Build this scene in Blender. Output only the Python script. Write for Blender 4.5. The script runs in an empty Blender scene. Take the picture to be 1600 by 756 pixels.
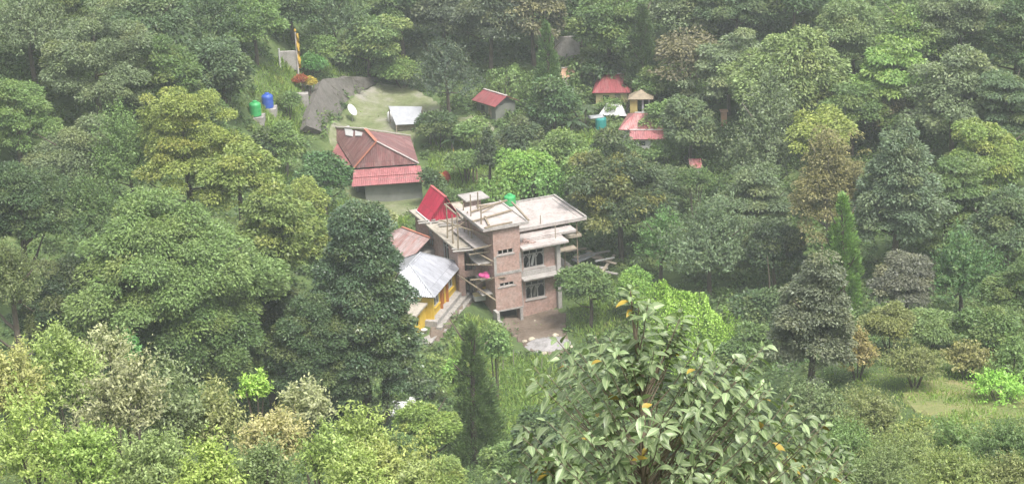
import bpy, math, random
import numpy as np
from mathutils import Vector
from mathutils.geometry import delaunay_2d_cdt

S = bpy.context.scene
COL = S.collection
rng = np.random.default_rng(7)
random.seed(7)

# ------------------------------------------------------------------ camera
F = 3000.0; PITCH = math.radians(20); ROLL = math.radians(2.5); CAMZ = 60.0
_f = np.array([0, math.cos(PITCH), -math.sin(PITCH)])
_r = np.array([1.0, 0, 0]); _u = np.array([0, math.sin(PITCH), math.cos(PITCH)])
RR = math.cos(ROLL)*_r - math.sin(ROLL)*_u
UU = math.sin(ROLL)*_r + math.cos(ROLL)*_u
CP = np.array([0, 0, CAMZ])
def ray(px, py): return _f + (px-800)/F*RR - (py-378)/F*UU
def atz(px, py, z): d = ray(px, py); return CP + d*((z-CAMZ)/d[2])
def aty(px, py, y): d = ray(px, py); return CP + d*(y/d[1])

cam_d = bpy.data.cameras.new("camera"); cam = bpy.data.objects.new("camera", cam_d); COL.objects.link(cam)
cam_d.sensor_fit = 'HORIZONTAL'; cam_d.sensor_width = 36.0; cam_d.lens = 36.0*F/1600.0
cam_d.clip_start = 0.1; cam_d.clip_end = 2000
from mathutils import Matrix
cam.matrix_world = Matrix(((RR[0], UU[0], -_f[0], CP[0]), (RR[1], UU[1], -_f[1], CP[1]), (RR[2], UU[2], -_f[2], CP[2]), (0, 0, 0, 1)))
S.camera = cam

# ------------------------------------------------------------------ object helpers
def tag(o, label=None, cat=None, group=None, kind=None):
    if label: o['label'] = label
    if cat: o['category'] = cat
    if group: o['group'] = group
    if kind: o['kind'] = kind
    return o
def thing(name, label, cat, loc, group=None):
    o = bpy.data.objects.new(name, None); COL.objects.link(o); o.location = tuple(loc)
    o.empty_display_size = 0.2
    return tag(o, label, cat, group)
def link_mesh(name, me, mat, parent=None):
    o = bpy.data.objects.new(name, me); COL.objects.link(o)
    if mat is not None: me.materials.append(mat)
    if parent is not None: o.parent = parent
    return o

def set_uv(me, e1=(1, 0, 0)):
    """UVs in metres: u runs level along the face, v runs up it."""
    uv = me.uv_layers.new(name="UVMap")
    e1 = Vector(e1); Z = Vector((0, 0, 1))
    for p in me.polygons:
        n = p.normal
        t = Z.cross(n)
        if t.length < 0.15: t = e1 - n*e1.dot(n)
        t.normalize(); b = n.cross(t)
        for li in p.loop_indices:
            co = me.vertices[me.loops[li].vertex_index].co
            uv.data[li].uv = (co.dot(t), co.dot(b))

class Fr:
    def __init__(s, O, ang):
        s.O = np.array(O, float); a = math.radians(ang)
        s.e1 = np.array([math.cos(a), math.sin(a), 0]); s.e2 = np.array([-math.sin(a), math.cos(a), 0])
    def __call__(s, u, v, z): return s.O + s.e1*u + s.e2*v + np.array([0, 0, z])
    def loc(s, p): d = np.array(p)-s.O; return d@s.e1, d@s.e2, d[2]

WORLD = Fr((0, 0, 0), 0)
class MB:
    def __init__(s, fr=WORLD): s.v = []; s.f = []; s.fr = fr; s.smooth = False
    def build_split(s, name, mat, parent=None, bevel=0):
        """one mesh object per loose piece"""
        par = list(range(len(s.v)))
        def fd(i):
            while par[i] != i: par[i] = par[par[i]]; i = par[i]
            return i
        for f in s.f:
            for j in f[1:]: par[fd(j)] = fd(f[0])
        gr = {}
        for f in s.f: gr.setdefault(fd(f[0]), []).append(f)
        out = []
        for fs in gr.values():
            ids = sorted({i for f in fs for i in f}); mp = {i: k for k, i in enumerate(ids)}
            q = MB(s.fr); q.v = [s.v[i] for i in ids]; q.f = [[mp[i] for i in f] for f in fs]
            out.append(q.build(name, mat, parent, bevel))
        return out
    def box(s, u0, u1, v0, v1, z0, z1):
        b = len(s.v)
        for z in (z0, z1):
            for u, v in ((u0, v0), (u1, v0), (u1, v1), (u0, v1)): s.v.append(s.fr(u, v, z))
        for q in ((3, 2, 1, 0), (4, 5, 6, 7), (0, 1, 5, 4), (1, 2, 6, 5), (2, 3, 7, 6), (3, 0, 4, 7)): s.f.append([b+i for i in q])
        return s
    def poly_slab(s, pts, th):
        """closed slab under a polygon given as (u,v,z) points, counter-clockwise seen from above / outside"""
        P = [np.array(s.fr(*p)) for p in pts]
        n = np.cross(P[1]-P[0], P[2]-P[0]); n /= np.linalg.norm(n)
        b = len(s.v); k = len(P)
        s.v += P + [p - n*th for p in P]
        s.f.append([b+i for i in range(k)]); s.f.append([b+k+i for i in reversed(range(k))])
        for i in range(k):
            j = (i+1) % k; s.f.append([b+i, b+k+i, b+k+j, b+j])
        return s
    def tube(s, pts, rad, n=8, world=False, cap=True):
        P = [np.array(p if world else s.fr(*p), float) for p in pts]
        if not hasattr(rad, '__len__'): rad = [rad]*len(P)
        b = len(s.v)
        for i, p in enumerate(P):
            d = P[min(i+1, len(P)-1)] - P[max(i-1, 0)]; d /= (np.linalg.norm(d)+1e-9)
            a = np.array([1., 0, 0]) if abs(d[0]) < .8 else np.array([0, 1., 0])
            x = np.cross(d, a); x /= np.linalg.norm(x); y = np.cross(d, x)
            for k in range(n):
                t = 2*math.pi*k/n; s.v.append(p + rad[i]*(math.cos(t)*x + math.sin(t)*y))
        for i in range(len(P)-1):
            for k in range(n):
                k2 = (k+1) % n; s.f.append([b+i*n+k, b+i*n+k2, b+(i+1)*n+k2, b+(i+1)*n+k])
        if cap:
            s.f.append([b+k for k in reversed(range(n))]); s.f.append([b+(len(P)-1)*n+k for k in range(n)])
        return s
    def bar(s, p0, p1, w, h, world=False):
        """rectangular bar between two points (board, rail)"""
        A = np.array(p0 if world else s.fr(*p0), float); B = np.array(p1 if world else s.fr(*p1), float)
        d = B-A; d /= np.linalg.norm(d); up = np.array([0, 0, 1.]) if abs(d[2]) < .95 else np.array([0, 1., 0])
        x = np.cross(d, up); x /= np.linalg.norm(x); y = np.cross(x, d)
        b = len(s.v)
        for p in (A, B):
            for i, j in ((-1, -1), (1, -1), (1, 1), (-1, 1)): s.v.append(p + x*i*w/2 + y*j*h/2)
        for q in ((3, 2, 1, 0), (4, 5, 6, 7), (0, 1, 5, 4), (1, 2, 6, 5), (2, 3, 7, 6), (3, 0, 4, 7)): s.f.append([b+i for i in q][::-1])
        return s
    def lathe(s, c, prof, n=20, world=True):
        c = np.array(c if world else s.fr(*c), float); b = len(s.v)
        for r, z in prof:
            for k in range(n):
                t = 2*math.pi*k/n; s.v.append(c + np.array([r*math.cos(t), r*math.sin(t), z]))
        for i in range(len(prof)-1):
            for k in range(n):
                k2 = (k+1) % n; s.f.append([b+i*n+k, b+i*n+k2, b+(i+1)*n+k2, b+(i+1)*n+k])
        s.f.append([b+k for k in reversed(range(n))]); s.f.append([b+(len(prof)-1)*n+k for k in range(n)])
        return s
    def wall(s, axis, c, th, a0, a1, z0, z1, holes=()):
        """upright wall along u (axis 'u', its faces at v=c..c+th) or v, with rectangular holes (a0,a1,z0,z1)"""
        xs = sorted({a0, a1, *[h[0] for h in holes], *[h[1] for h in holes]})
        for x0, x1 in zip(xs[:-1], xs[1:]):
            hs = sorted([h for h in holes if h[0] <= x0+1e-6 and h[1] >= x1-1e-6], key=lambda h: h[2])
            zc = z0
            segs = []
            for h in hs:
                if h[2] > zc: segs.append((zc, h[2]))
                zc = h[3]
            if zc < z1: segs.append((zc, z1))
            for q0, q1 in segs:
                if axis == 'u': s.box(x0, x1, c, c+th, q0, q1)
                else: s.box(c, c+th, x0, x1, q0, q1)
        return s
    def build(s, name, mat, parent=None, bevel=0, smooth=False):
        me = bpy.data.meshes.new(name)
        off = np.array(parent.location) if parent is not None else np.zeros(3)
        if parent is not None and parent.parent is not None: off = off + np.array(parent.parent.location)
        me.from_pydata([tuple(np.array(p)-off) for p in s.v], [], s.f); me.update()
        set_uv(me, s.fr.e1)
        if smooth:
            me.polygons.foreach_set('use_smooth', [True]*len(me.polygons))
        o = link_mesh(name, me, mat, parent)
        if bevel:
            m = o.modifiers.new('bevel', 'BEVEL'); m.width = bevel; m.segments = 1; m.limit_method = 'ANGLE'
        return o

# ------------------------------------------------------------------ materials
def nodes(name):
    m = bpy.data.materials.new(name); m.use_nodes = True
    nt = m.node_tree; b = nt.nodes['Principled BSDF']
    return m, nt, b
def N(nt, t, **kw):
    n = nt.nodes.new(t)
    for k, v in kw.items():
        if k.startswith('i_'):
            n.inputs[k[2:].replace('_', ' ')].default_value = v
        else: setattr(n, k, v)
    return n
def ramp(nt, fac, stops):
    n = nt.nodes.new('ShaderNodeValToRGB'); e = n.color_ramp.elements
    while len(e) < len(stops): e.new(0.5)
    for x, (p, c) in zip(e, stops): x.position = p; x.color = (*c, 1) if len(c) == 3 else c
    nt.links.new(fac, n.inputs[0]); return n.outputs[0]
def mixc(nt, fac, a, b, mode='MIX'):
    n = nt.nodes.new('ShaderNodeMix'); n.data_type = 'RGBA'; n.blend_type = mode
    for sock, val in ((n.inputs[0], fac), (n.inputs[6], a), (n.inputs[7], b)):
        if hasattr(val, 'is_linked') or isinstance(val, bpy.types.NodeSocket): nt.links.new(val, sock)
        else: sock.default_value = (*val, 1) if isinstance(val, tuple) and len(val) == 3 else val
    return n.outputs[2]
def noise(nt, scale, detail=4, rough=.6, vec=None, dist=0):
    n = nt.nodes.new('ShaderNodeTexNoise'); n.inputs['Scale'].default_value = scale; n.inputs['Detail'].default_value = detail
    n.inputs['Roughness'].default_value = rough; n.inputs['Distortion'].default_value = dist
    if vec is not None: nt.links.new(vec, n.inputs['Vector'])
    return n.outputs['Fac']
def geopos(nt): return nt.nodes.new('ShaderNodeNewGeometry').outputs['Position']
def uvout(nt): return nt.nodes.new('ShaderNodeUVMap').outputs[0]
def bump(nt, b, h, strength=.4, dist=.02):
    n = nt.nodes.new('ShaderNodeBump'); n.inputs['Strength'].default_value = strength; n.inputs['Distance'].default_value = dist
    nt.links.new(h, n.inputs['Height']); nt.links.new(n.outputs[0], b.inputs['Normal'])
def mapping(nt, vec, scale):
    n = nt.nodes.new('ShaderNodeMapping'); n.inputs['Scale'].default_value = scale; nt.links.new(vec, n.inputs[0]); return n.outputs[0]

KA = .68
def dim(c): return tuple(x*KA for x in c)
def mat_plain(name, c, rough=.7, var=.25, scale=1.5, metallic=0, c2=None, spec=.3):
    m, nt, b = nodes(name); c = dim(c)
    f = noise(nt, scale, 5, .65, geopos(nt))
    c2 = c2 or tuple(x*(1-var) for x in c)
    col = ramp(nt, f, [(.3, c2), (.65, c)])
    nt.links.new(col, b.inputs['Base Color']); b.inputs['Roughness'].default_value = rough
    b.inputs['Metallic'].default_value = metallic; b.inputs['Specular IOR Level'].default_value = spec
    return m
def mat_concrete(name, c, stain, amount=.5):
    m, nt, b = nodes(name); pos = geopos(nt); c = dim(c); stain = dim(stain)
    f = noise(nt, .9, 6, .7, pos); f2 = noise(nt, 7, 4, .7, pos)
    col = ramp(nt, f, [(.36, stain), (.36+.3*amount, c)])
    col = mixc(nt, .45, col, ramp(nt, f2, [(.3, tuple(x*.45 for x in c)), (.6, c)]))
    f3 = noise(nt, 2.2, 6, .75, mapping(nt, pos, (1, 1, .25)))
    col = mixc(nt, .7, col, ramp(nt, f3, [(.3, (.5, .48, .45)), (.52, (1, 1, 1))]), 'MULTIPLY')
    nt.links.new(col, b.inputs['Base Color']); b.inputs['Roughness'].default_value = .85
    bump(nt, b, f2, .3, .03); return m
def mat_brick(name, c1, c2, mortar, stain):
    m, nt, b = nodes(name); uv = uvout(nt); pos = geopos(nt); c1 = dim(c1); c2 = dim(c2); mortar = dim(mortar); stain = dim(stain)
    br = nt.nodes.new('ShaderNodeTexBrick'); nt.links.new(uv, br.inputs['Vector'])
    br.inputs['Color1'].default_value = (*c1, 1); br.inputs['Color2'].default_value = (*c2, 1); br.inputs['Mortar'].default_value = (*mortar, 1)
    br.inputs['Scale'].default_value = 1; br.inputs['Brick Width'].default_value = .24; br.inputs['Row Height'].default_value = .085; br.inputs['Mortar Size'].default_value = .012
    br.inputs['Bias'].default_value = 0
    f = noise(nt, 1.1, 6, .7, pos)
    col = mixc(nt, ramp(nt, f, [(.45, (0, 0, 0)), (.72, (.75, .75, .75))]), br.outputs['Color'], stain)
    f3 = noise(nt, 5, 3, .6, pos)
    col = mixc(nt, .5, col, ramp(nt, f3, [(.3, (.4, .4, .4)), (.7, (1.35, 1.3, 1.3))]), 'MULTIPLY')
    nt.links.new(col, b.inputs['Base Color']); b.inputs['Roughness'].default_value = .9
    bump(nt, b, br.outputs['Fac'], -.4, .01); return m
def mat_tin(name, c, c2, rust, rust_amt=.5, pitch=.18, rough=.45, metallic=.0):
    """corrugated sheet: ribs run up the slope; sheet joints, streaky wear"""
    m, nt, b = nodes(name); uv = uvout(nt); pos = geopos(nt); c = dim(c); c2 = dim(c2); rust = dim(rust)
    w = nt.nodes.new('ShaderNodeTexWave'); w.wave_type = 'BANDS'; w.bands_direction = 'X'; w.inputs['Scale'].default_value = 1/pitch/3.18
    nt.links.new(uv, w.inputs['Vector'])
    f = noise(nt, 1.0, 6, .7, mapping(nt, uv, (1.6, .35, 1)))
    f2 = noise(nt, .6, 5, .7, pos)
    brick = nt.nodes.new('ShaderNodeTexBrick'); nt.links.new(uv, brick.inputs['Vector'])
    brick.inputs['Color1'].default_value = (1, 1, 1, 1); brick.inputs['Color2'].default_value = (.72, .72, .72, 1); brick.inputs['Mortar'].default_value = (.5, .5, .5, 1)
    brick.inputs['Scale'].default_value = 1; brick.inputs['Brick Width'].default_value = .82; brick.inputs['Row Height'].default_value = 2.4; brick.inputs['Mortar Size'].default_value = .02
    col = ramp(nt, f2, [(.3, c2), (.65, c)])
    col = mixc(nt, ramp(nt, f, [(.62-.25*rust_amt, (0, 0, 0)), (.86-.2*rust_amt, (1, 1, 1))]), col, rust)
    f4 = noise(nt, 2.6, 6, .75, mapping(nt, uv, (1, .5, 1)))
    col = mixc(nt, .75, col, ramp(nt, f4, [(.28, (.42, .40, .38)), (.5, (.95, .95, .95)), (.72, (1.25, 1.22, 1.2))]), 'MULTIPLY')
    col = mixc(nt, .9, col, brick.outputs['Color'], 'MULTIPLY')
    nt.links.new(col, b.inputs['Base Color']); b.inputs['Roughness'].default_value = rough; b.inputs['Metallic'].default_value = metallic
    bump(nt, b, w.outputs['Fac'], .7, .03); return m
def mat_ground(name, stops, scale=.35, scale2=4, bumpd=.08):
    m, nt, b = nodes(name); pos = geopos(nt); stops = [(p_, dim(c_)) for p_, c_ in stops]
    f = noise(nt, scale, 8, .68, pos); f2 = noise(nt, scale2, 5, .7, pos)
    col = ramp(nt, f, stops)
    col = mixc(nt, .6, col, ramp(nt, f2, [(.3, (.55, .55, .55)), (.7, (1.3, 1.3, 1.3))]), 'MULTIPLY')
    nt.links.new(col, b.inputs['Base Color']); b.inputs['Roughness'].default_value = .95; b.inputs['Specular IOR Level'].default_value = .15
    bump(nt, b, f2, .6, bumpd); return m

def mat_leaf(name, transl=.3, rough=.5, spec=.4, var=.45, warm=(.30, .27, .06), use_obj=True, base=None):
    """leaf: colour from the object, each leaf a little different, some leaves yellower (real leaf ages)"""
    m, nt, b = nodes(name)
    if use_obj: col = nt.nodes.new('ShaderNodeObjectInfo').outputs['Color']
    else: col = base(nt)
    g = nt.nodes.new('ShaderNodeNewGeometry'); r = g.outputs['Random Per Island']
    at = nt.nodes.new('ShaderNodeAttribute'); at.attribute_name = 'age'
    col = mixc(nt, at.outputs['Fac'], col, mixc(nt, .55, col, warm))
    lo, hi = 1.08-var, 1.12+var
    col = mixc(nt, 1, col, ramp(nt, r, [(0, (lo, lo, lo)), (.8, (1.18, 1.18, 1.12)), (1, (hi, hi, hi))]), 'MULTIPLY')
    nt.links.new(col, b.inputs['Base Color']); b.inputs['Roughness'].default_value = rough; b.inputs['Specular IOR Level'].default_value = spec
    tr = nt.nodes.new('ShaderNodeBsdfTranslucent'); nt.links.new(mixc(nt, 1, col, (1.3, 1.45, .75), 'MULTIPLY'), tr.inputs[0])
    mx = nt.nodes.new('ShaderNodeMixShader'); mx.inputs[0].default_value = transl
    nt.links.new(b.outputs[0], mx.inputs[1]); nt.links.new(tr.outputs[0], mx.inputs[2])
    nt.links.new(mx.outputs[0], nt.nodes['Material Output'].inputs['Surface'])
    return m

M = {}
M['leaf'] = mat_leaf('tree_leaf')
M['needle'] = mat_leaf('needle_leaf', .2, .6, .25, .4)
M['gloss'] = mat_leaf('glossy_leaf', .2, .38, .5, .5)
M['bark'] = mat_plain('bark', (.16, .13, .10), .9, .5, 3)
M['bark_pale'] = mat_plain('pale_bark', (.32, .29, .24), .9, .4, 3)
M['bamboo'] = mat_plain('bamboo', (.36, .29, .2), .7, .4, 4)
M['timber'] = mat_plain('timber', (.46, .39, .30), .8, .45, 3)
M['timber_grey'] = mat_plain('grey_timber', (.44, .41, .37), .85, .45, 3)
M['concrete'] = mat_concrete('concrete', (.46, .43, .40), (.24, .22, .20))
M['slab'] = mat_concrete('pale_slab', (.54, .48, .45), (.34, .29, .26), .45)
M['slab_dirty'] = mat_concrete('dirty_slab', (.50, .45, .37), (.28, .24, .18), .6)
M['brick'] = mat_brick('brick', (.52, .30, .24), (.42, .225, .175), (.42, .37, .33), (.52, .41, .36))
M['dark'] = mat_plain('interior_shade', (.05, .045, .04), .95, .3)  # near-black colour standing in for the shade inside rooms and openings
M['frame'] = mat_plain('grey_frame', (.52, .49, .46), .8, .25)
M['crimson'] = mat_tin('crimson_tin', (.62, .03, .09), (.54, .025, .075), (.46, .03, .06), .05, rough=.4)
M['maroon'] = mat_tin('maroon_tin', (.30, .125, .12), (.20, .085, .082), (.40, .28, .26), .6, rough=.6)
M['pink'] = mat_tin('pink_tin', (.46, .165, .165), (.40, .13, .135), (.42, .24, .23), .4, rough=.55)
M['red'] = mat_tin('red_tin', (.36, .085, .095), (.28, .07, .075), (.38, .22, .2), .45, rough=.55)
M['palered'] = mat_tin('pale_red_tin', (.52, .2, .19), (.45, .15, .15), (.62, .46, .42), .6, rough=.55)
M['rusty'] = mat_tin('rusty_tin', (.52, .46, .45), (.46, .36, .34), (.36, .13, .10), .95, rough=.6)
M['silver'] = mat_tin('silver_tin', (.60, .61, .66), (.52, .53, .58), (.44, .43, .44), .25, rough=.4, metallic=.25)
M['cap_orange'] = mat_plain('orange_ridge_cap', (.52, .2, .13), .6)
M['cap_white'] = mat_plain('white_ridge_cap', (.62, .55, .52), .6, .3)
M['yellow'] = mat_plain('yellow_paint', (.80, .54, .07), .6, .2, 2)
M['orange'] = mat_plain('orange_door', (.52, .19, .04), .5, .25, 2)
M['white'] = mat_plain('white_paint', (.75, .73, .70), .6, .15, 2)
M['glass'] = mat_plain('dark_glass', (.06, .065, .06), .15, .3, 2, spec=.5)
M['grey_green'] = mat_plain('grey_green_wall', (.25, .26, .225), .8, .25, 1.2)
M['stone'] = mat_concrete('stone_wall', (.205, .185, .165), (.08, .085, .06), .8)
M['soil'] = mat_ground('soil', [(.3, (.12, .09, .065)), (.5, (.2, .155, .12)), (.7, (.26, .22, .17))], .5, 5, .06)
M['clearing'] = mat_ground('clearing_ground', [(.36, (.13, .17, .065)), (.5, (.225, .245, .13)), (.64, (.34, .325, .27))], .22, 3, .03)
M['gravel'] = mat_concrete('gravel', (.40, .38, .37), (.22, .21, .2), .8)
M['blue'] = mat_plain('blue_plastic', (.04, .12, .52), .35, .15, 2, spec=.5)
M['green'] = mat_plain('green_plastic', (.05, .42, .12), .35, .15, 2, spec=.5)
M['teal'] = mat_plain('teal_plastic', (.05, .33, .30), .45, .25, 2)
M['tarp'] = mat_plain('white_tarp', (.78, .77, .76), .6, .12, 2)
M['tarp_grey'] = mat_plain('grey_sheet', (.42, .43, .45), .5, .2, 2)
M['magenta'] = mat_plain('pink_cloth', (.68, .10, .30), .8, .3, 4)
M['banner'] = mat_plain('yellow_banner', (.62, .40, .06), .8, .3, 3)
M['redcloth'] = mat_plain('red_cloth', (.60, .10, .05), .8, .3, 3)
M['creamy'] = mat_plain('cream_plastic', (.68, .58, .30), .6, .2, 3)
M['peach'] = mat_plain('peach_board', (.58, .36, .24), .8, .25, 2)

# ------------------------------------------------------------------ terrain
CPTS = [(-90,-25,68),(0,-25,68),(90,-25,68),(-90,0,58.2),(-30,0,58.2),(0,0,58.2),(30,0,58.2),(90,0,58.2),(-25,14,50),(0,14,50),(25,14,50),
 (-60,30,42.5),(-20,30,42.5),(0,30,42.3),(20,30,42.5),(60,30,42.5),(-30,42,37.2),(-10,42,37.2),(0,42,36.6),(10,42,36.8),(30,42,37),
 (-35,52,33),(-18,52,32.8),(-9,52,32.5),(-35,64,28.5),(-18,64,28),(-9,64,27),(-36,76,24),(-20,76,23.3),(-10,76,20.5),(-36,88,18),(-22,88,16.5),(-12,88,13.5),(-36,100,12),(-24,100,10),(-12,100,7.5),(-24,115,6),(-12,115,3.5),
 (-3,55,30),(-3,65,24.3),(-3,78,17.5),(-3,90,11.5),(-3,105,4.2),(3,60,26),(3,80,15),(3,100,5),(3,115,.3),
 (10,60,27),(10,80,17),(10,100,8.5),(10,115,4),(20,60,28),(20,75,20.8),(20,90,15.3),(20,100,13.4),(20,108,12.3),(20,118,8),(20,130,4.5),
 (35,60,28),(35,75,21.6),(35,90,16.2),(35,100,13.6),(35,108,12.9),(35,118,9),(35,130,5.5),(27,104,13),(27,98,13.8),
 (-2,122,-.2),(0,128,-.8),(0,136,-1.2),(4,142,-1.35),(1.5,147.3,-1.6),(.2,147.6,-1.6),(2.6,148.6,-1.4),(4.5,147.8,-1.15),(8,148,-.9),(6,144,-1.2),(-3.5,147,-.05),(-3.2,149.8,-.05),(-1.5,147.9,-1.3),(0,148.6,-1.7),(0.6,150.5,-1.7),(-.6,151.5,-1.2),(-5,150,0),(-6.5,143,0),(-8,137,-.4),(-10,128,1.2),(-12,122,2.6),(-10,145,.6),
 (-3,160,0),(5,160,0),(5,165,.4),(-6,165,1.1),(-9,162,1),(-11,168,1.9),(-8,170,2),(-14,172,2.2),(-16,178,3),(-8,180,3),(12,150,-.4),(10,156,0),(15,140,.4),(14,130,1.5),(10,125,.8),(20,150,1),(-13,155,2.4),(-16.5,161,4.6),(-20,150,6),
 (-23,175,9.8),(-21,168,7.5),(-30,170,14),(-35,150,10.5),(-30,130,6.5),(-45,160,18),(-50,190,30),(-30,195,20),(-21,186,9.2),(-23,200,13),(-13,192,4.4),(-16.5,190,4.5),(-9,188,4.2),(-10,200,4.9),(-14.5,199,5),(-20,205,10),(-14,208,7.6),(-8,212,9),(-5,200,5),(-2,195,4.4),(-2,185,3),(0,205,7),(0,220,12.5),(0,240,21),
 (10,190,4),(14,184,3.6),(12,198,5.5),(10,215,10.5),(25,190,6.2),(25,170,2.6),(25,215,13.5),(40,150,4),(40,180,8),(45,210,17),(60,170,12),(60,220,26),(60,130,8),(-60,130,16),(-70,200,44),(-60,100,13),(60,100,14),(0,300,50),(-60,300,78),(60,300,60),(-30,240,32),(30,240,25),(-95,60,32),(95,60,32),(-95,130,30),(95,130,22),(95,220,45),(95,310,80),(-95,250,70),(-95,310,95)]
_c = np.array(CPTS, float); _sc = 50.0
def _U(d2): return np.where(d2 > 1e-12, d2*np.log(d2+1e-12), 0)
_X = _c[:, :2]/_sc; _n = len(_X)
_K = _U(((_X[:, None]-_X[None])**2).sum(-1)) + np.eye(_n)*2e-3
_Pm = np.c_[np.ones(_n), _X]
_A = np.zeros((_n+3, _n+3)); _A[:_n, :_n] = _K; _A[:_n, _n:] = _Pm; _A[_n:, :_n] = _Pm.T
_W = np.linalg.solve(_A, np.r_[_c[:, 2], 0, 0, 0])
def H(x, y):
    x = np.asarray(x, float); y = np.asarray(y, float); sh = x.shape
    Q = np.c_[x.ravel(), y.ravel()]/_sc; out = np.empty(len(Q))
    for i in range(0, len(Q), 40000):
        q = Q[i:i+40000]
        out[i:i+40000] = _U(((q[:, None]-_X[None])**2).sum(-1))@_W[:_n] + _W[_n] + q@_W[_n+1:]
    return out.reshape(sh)
def h1(x, y): return float(H(np.array([x]), np.array([y]))[0])
def Hg(x, y):
    x = np.asarray(x, float); y = np.asarray(y, float)
    fx = np.clip((x-gx[0]), 0, len(gx)-1.001); fy = np.clip((y-gy[0]), 0, len(gy)-1.001); i = fx.astype(int); j = fy.astype(int); a = fx-i; b = fy-j
    return GZ[j, i]*(1-a)*(1-b)+GZ[j, i+1]*a*(1-b)+GZ[j+1, i]*(1-a)*b+GZ[j+1, i+1]*a*b
def ground(px, py, y0=40., y1=260.):
    """where the line of sight first meets the ground"""
    d = ray(px, py); ys = np.arange(y0, y1, .25); t = ys/d[1]
    g = H(d[0]*t, ys) - (CAMZ + d[2]*t)
    i = int(np.argmax(g > 0)) if (g > 0).any() else len(ys)-1
    y = ys[i]; t = y/d[1]; x = d[0]*t
    return np.array([x, y, h1(x, y)])

gx = np.arange(-110, 110.01, 1.0); gy = np.arange(-24, 300.01, 1.0)
GX, GY = np.meshgrid(gx, gy); GZ = H(GX, GY)
rough = np.clip((np.hypot(GX, GY-155)-28)/20, 0, 1)
rough *= np.clip((np.hypot(GX-28, GY-102)-15)/8, 0, 1)
GZ += rough*(.25*np.sin(GX*.9+GY*.5)+.2*np.sin(GX*.37-GY*.83))*.6
def grid_mesh(name, X, Y, Z, mat):
    ny, nx = X.shape; me = bpy.data.meshes.new(name)
    co = np.stack([X, Y, Z], -1).reshape(-1, 3)
    i = np.arange(ny*nx).reshape(ny, nx)
    q = np.stack([i[:-1, :-1], i[:-1, 1:], i[1:, 1:], i[1:, :-1]], -1).reshape(-1, 4)
    me.vertices.add(len(co)); me.vertices.foreach_set('co', co.ravel())
    me.loops.add(q.size); me.loops.foreach_set('vertex_index', q.ravel())
    me.polygons.add(len(q)); me.polygons.foreach_set('loop_start', np.arange(0, q.size, 4))
    me.polygons.foreach_set('use_smooth', np.ones(len(q), bool)); me.update(calc_edges=True)
    return link_mesh(name, me, mat)
M['terrain'] = mat_ground('hillside_ground', [(.3, (.06, .09, .034)), (.5, (.105, .155, .052)), (.68, (.16, .20, .075)), (.8, (.18, .17, .09))], .3, 3, .12)
tag(grid_mesh('terrain', GX, GY, GZ, M['terrain']), kind='structure')

def drape(name, pxpoly, mat, lift=.1, step=.5, world=False, kind='structure'):
    P = [p if world else ground(*p)[:2] for p in pxpoly]
    P = np.array([[p[0], p[1]] for p in P])
    # round the outline so that it reads as trodden ground
    Q = []
    for i in range(len(P)):
        a, b = P[i], P[(i+1) % len(P)]; k = max(1, int(np.linalg.norm(b-a)/step))
        for j in range(k): Q.append(a+(b-a)*j/k + rng.normal(0, .08, 2))
    Q = np.array(Q); n = len(Q)
    lo, hi = Q.min(0), Q.max(0)
    gxx, gyy = np.meshgrid(np.arange(lo[0], hi[0], step), np.arange(lo[1], hi[1], step))
    I = np.c_[gxx.ravel(), gyy.ravel()]; I = I[inside(I, Q)]
    pts = [Vector(p) for p in np.r_[Q, I]]
    vo, eo, fo, *_ = delaunay_2d_cdt(pts, [(i, (i+1) % n) for i in range(n)], [list(range(n))], 1, 1e-4)
    v = np.array([(p[0], p[1]) for p in vo]); z = np.maximum(H(v[:, 0], v[:, 1]), Hg(v[:, 0], v[:, 1]))+lift
    nd = np.min(np.hypot(v[:, None, 0]-Q[None, :, 0], v[:, None, 1]-Q[None, :, 1]), 1); z -= np.where(nd < 1e-3, lift+.12, 0)   # the rim sinks into the ground
    me = bpy.data.meshes.new(name); me.from_pydata(np.c_[v, z].tolist(), [], [list(f) for f in fo]); me.update()
    if len(me.polygons) and sum(p.normal.z for p in me.polygons) < 0: me.flip_normals()
    o = link_mesh(name, me, mat); tag(o, kind=kind); NOGROW.append(P); return o
def inside(I, Q):
    x, y = I[:, 0], I[:, 1]; r = np.zeros(len(I), bool)
    for i in range(len(Q)):
        x1, y1 = Q[i]; x2, y2 = Q[i-1]
        c = ((y1 > y) != (y2 > y)) & (x < (x2-x1)*(y-y1)/(y2-y1+1e-12)+x1)
        r ^= c
    return r
NOGROW = []   # world polygons free of undergrowth
NOGRASS = []
# ================================================================== ground sheets
drape('dirt_yard', [(780,503),(800,478),(870,482),(888,490),(884,515),(894,540),(880,556),(845,556),(820,546),(802,528)], M['soil'])
drape('path', [(664,536),(690,536),(712,505),(735,478),(760,466),(772,452),(770,425),(735,425),(700,470),(676,500)], M['soil'])
drape('clearing', [(508,205),(528,188),(541,163),(562,142),(592,130),(640,134),(668,150),(690,165),(700,186),(655,205),(640,245),(658,300),(672,330),(560,335),(540,300),(520,240)], M['clearing'])
drape('side_yard', [(712,186),(735,180),(775,196),(768,214),(735,222),(715,212)], M['clearing'])
_o = drape('field', [(1415,600),(1470,592),(1520,598),(1605,620),(1612,652),(1560,656),(1500,664),(1440,650),(1400,628)], mat_ground('dry_grass', [(.3, (.16, .21, .07)), (.5, (.24, .26, .10)), (.7, (.33, .29, .14))], .5, 6, .06), lift=.09)
drape('crop_field', [(775,560),(800,556),(850,566),(868,590),(860,640),(850,690),(790,700),(772,640),(768,600)], mat_ground('crop_soil', [(.3, (.06, .10, .025)), (.55, (.10, .17, .04)), (.72, (.17, .15, .08))], .8, 6, .06))

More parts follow.
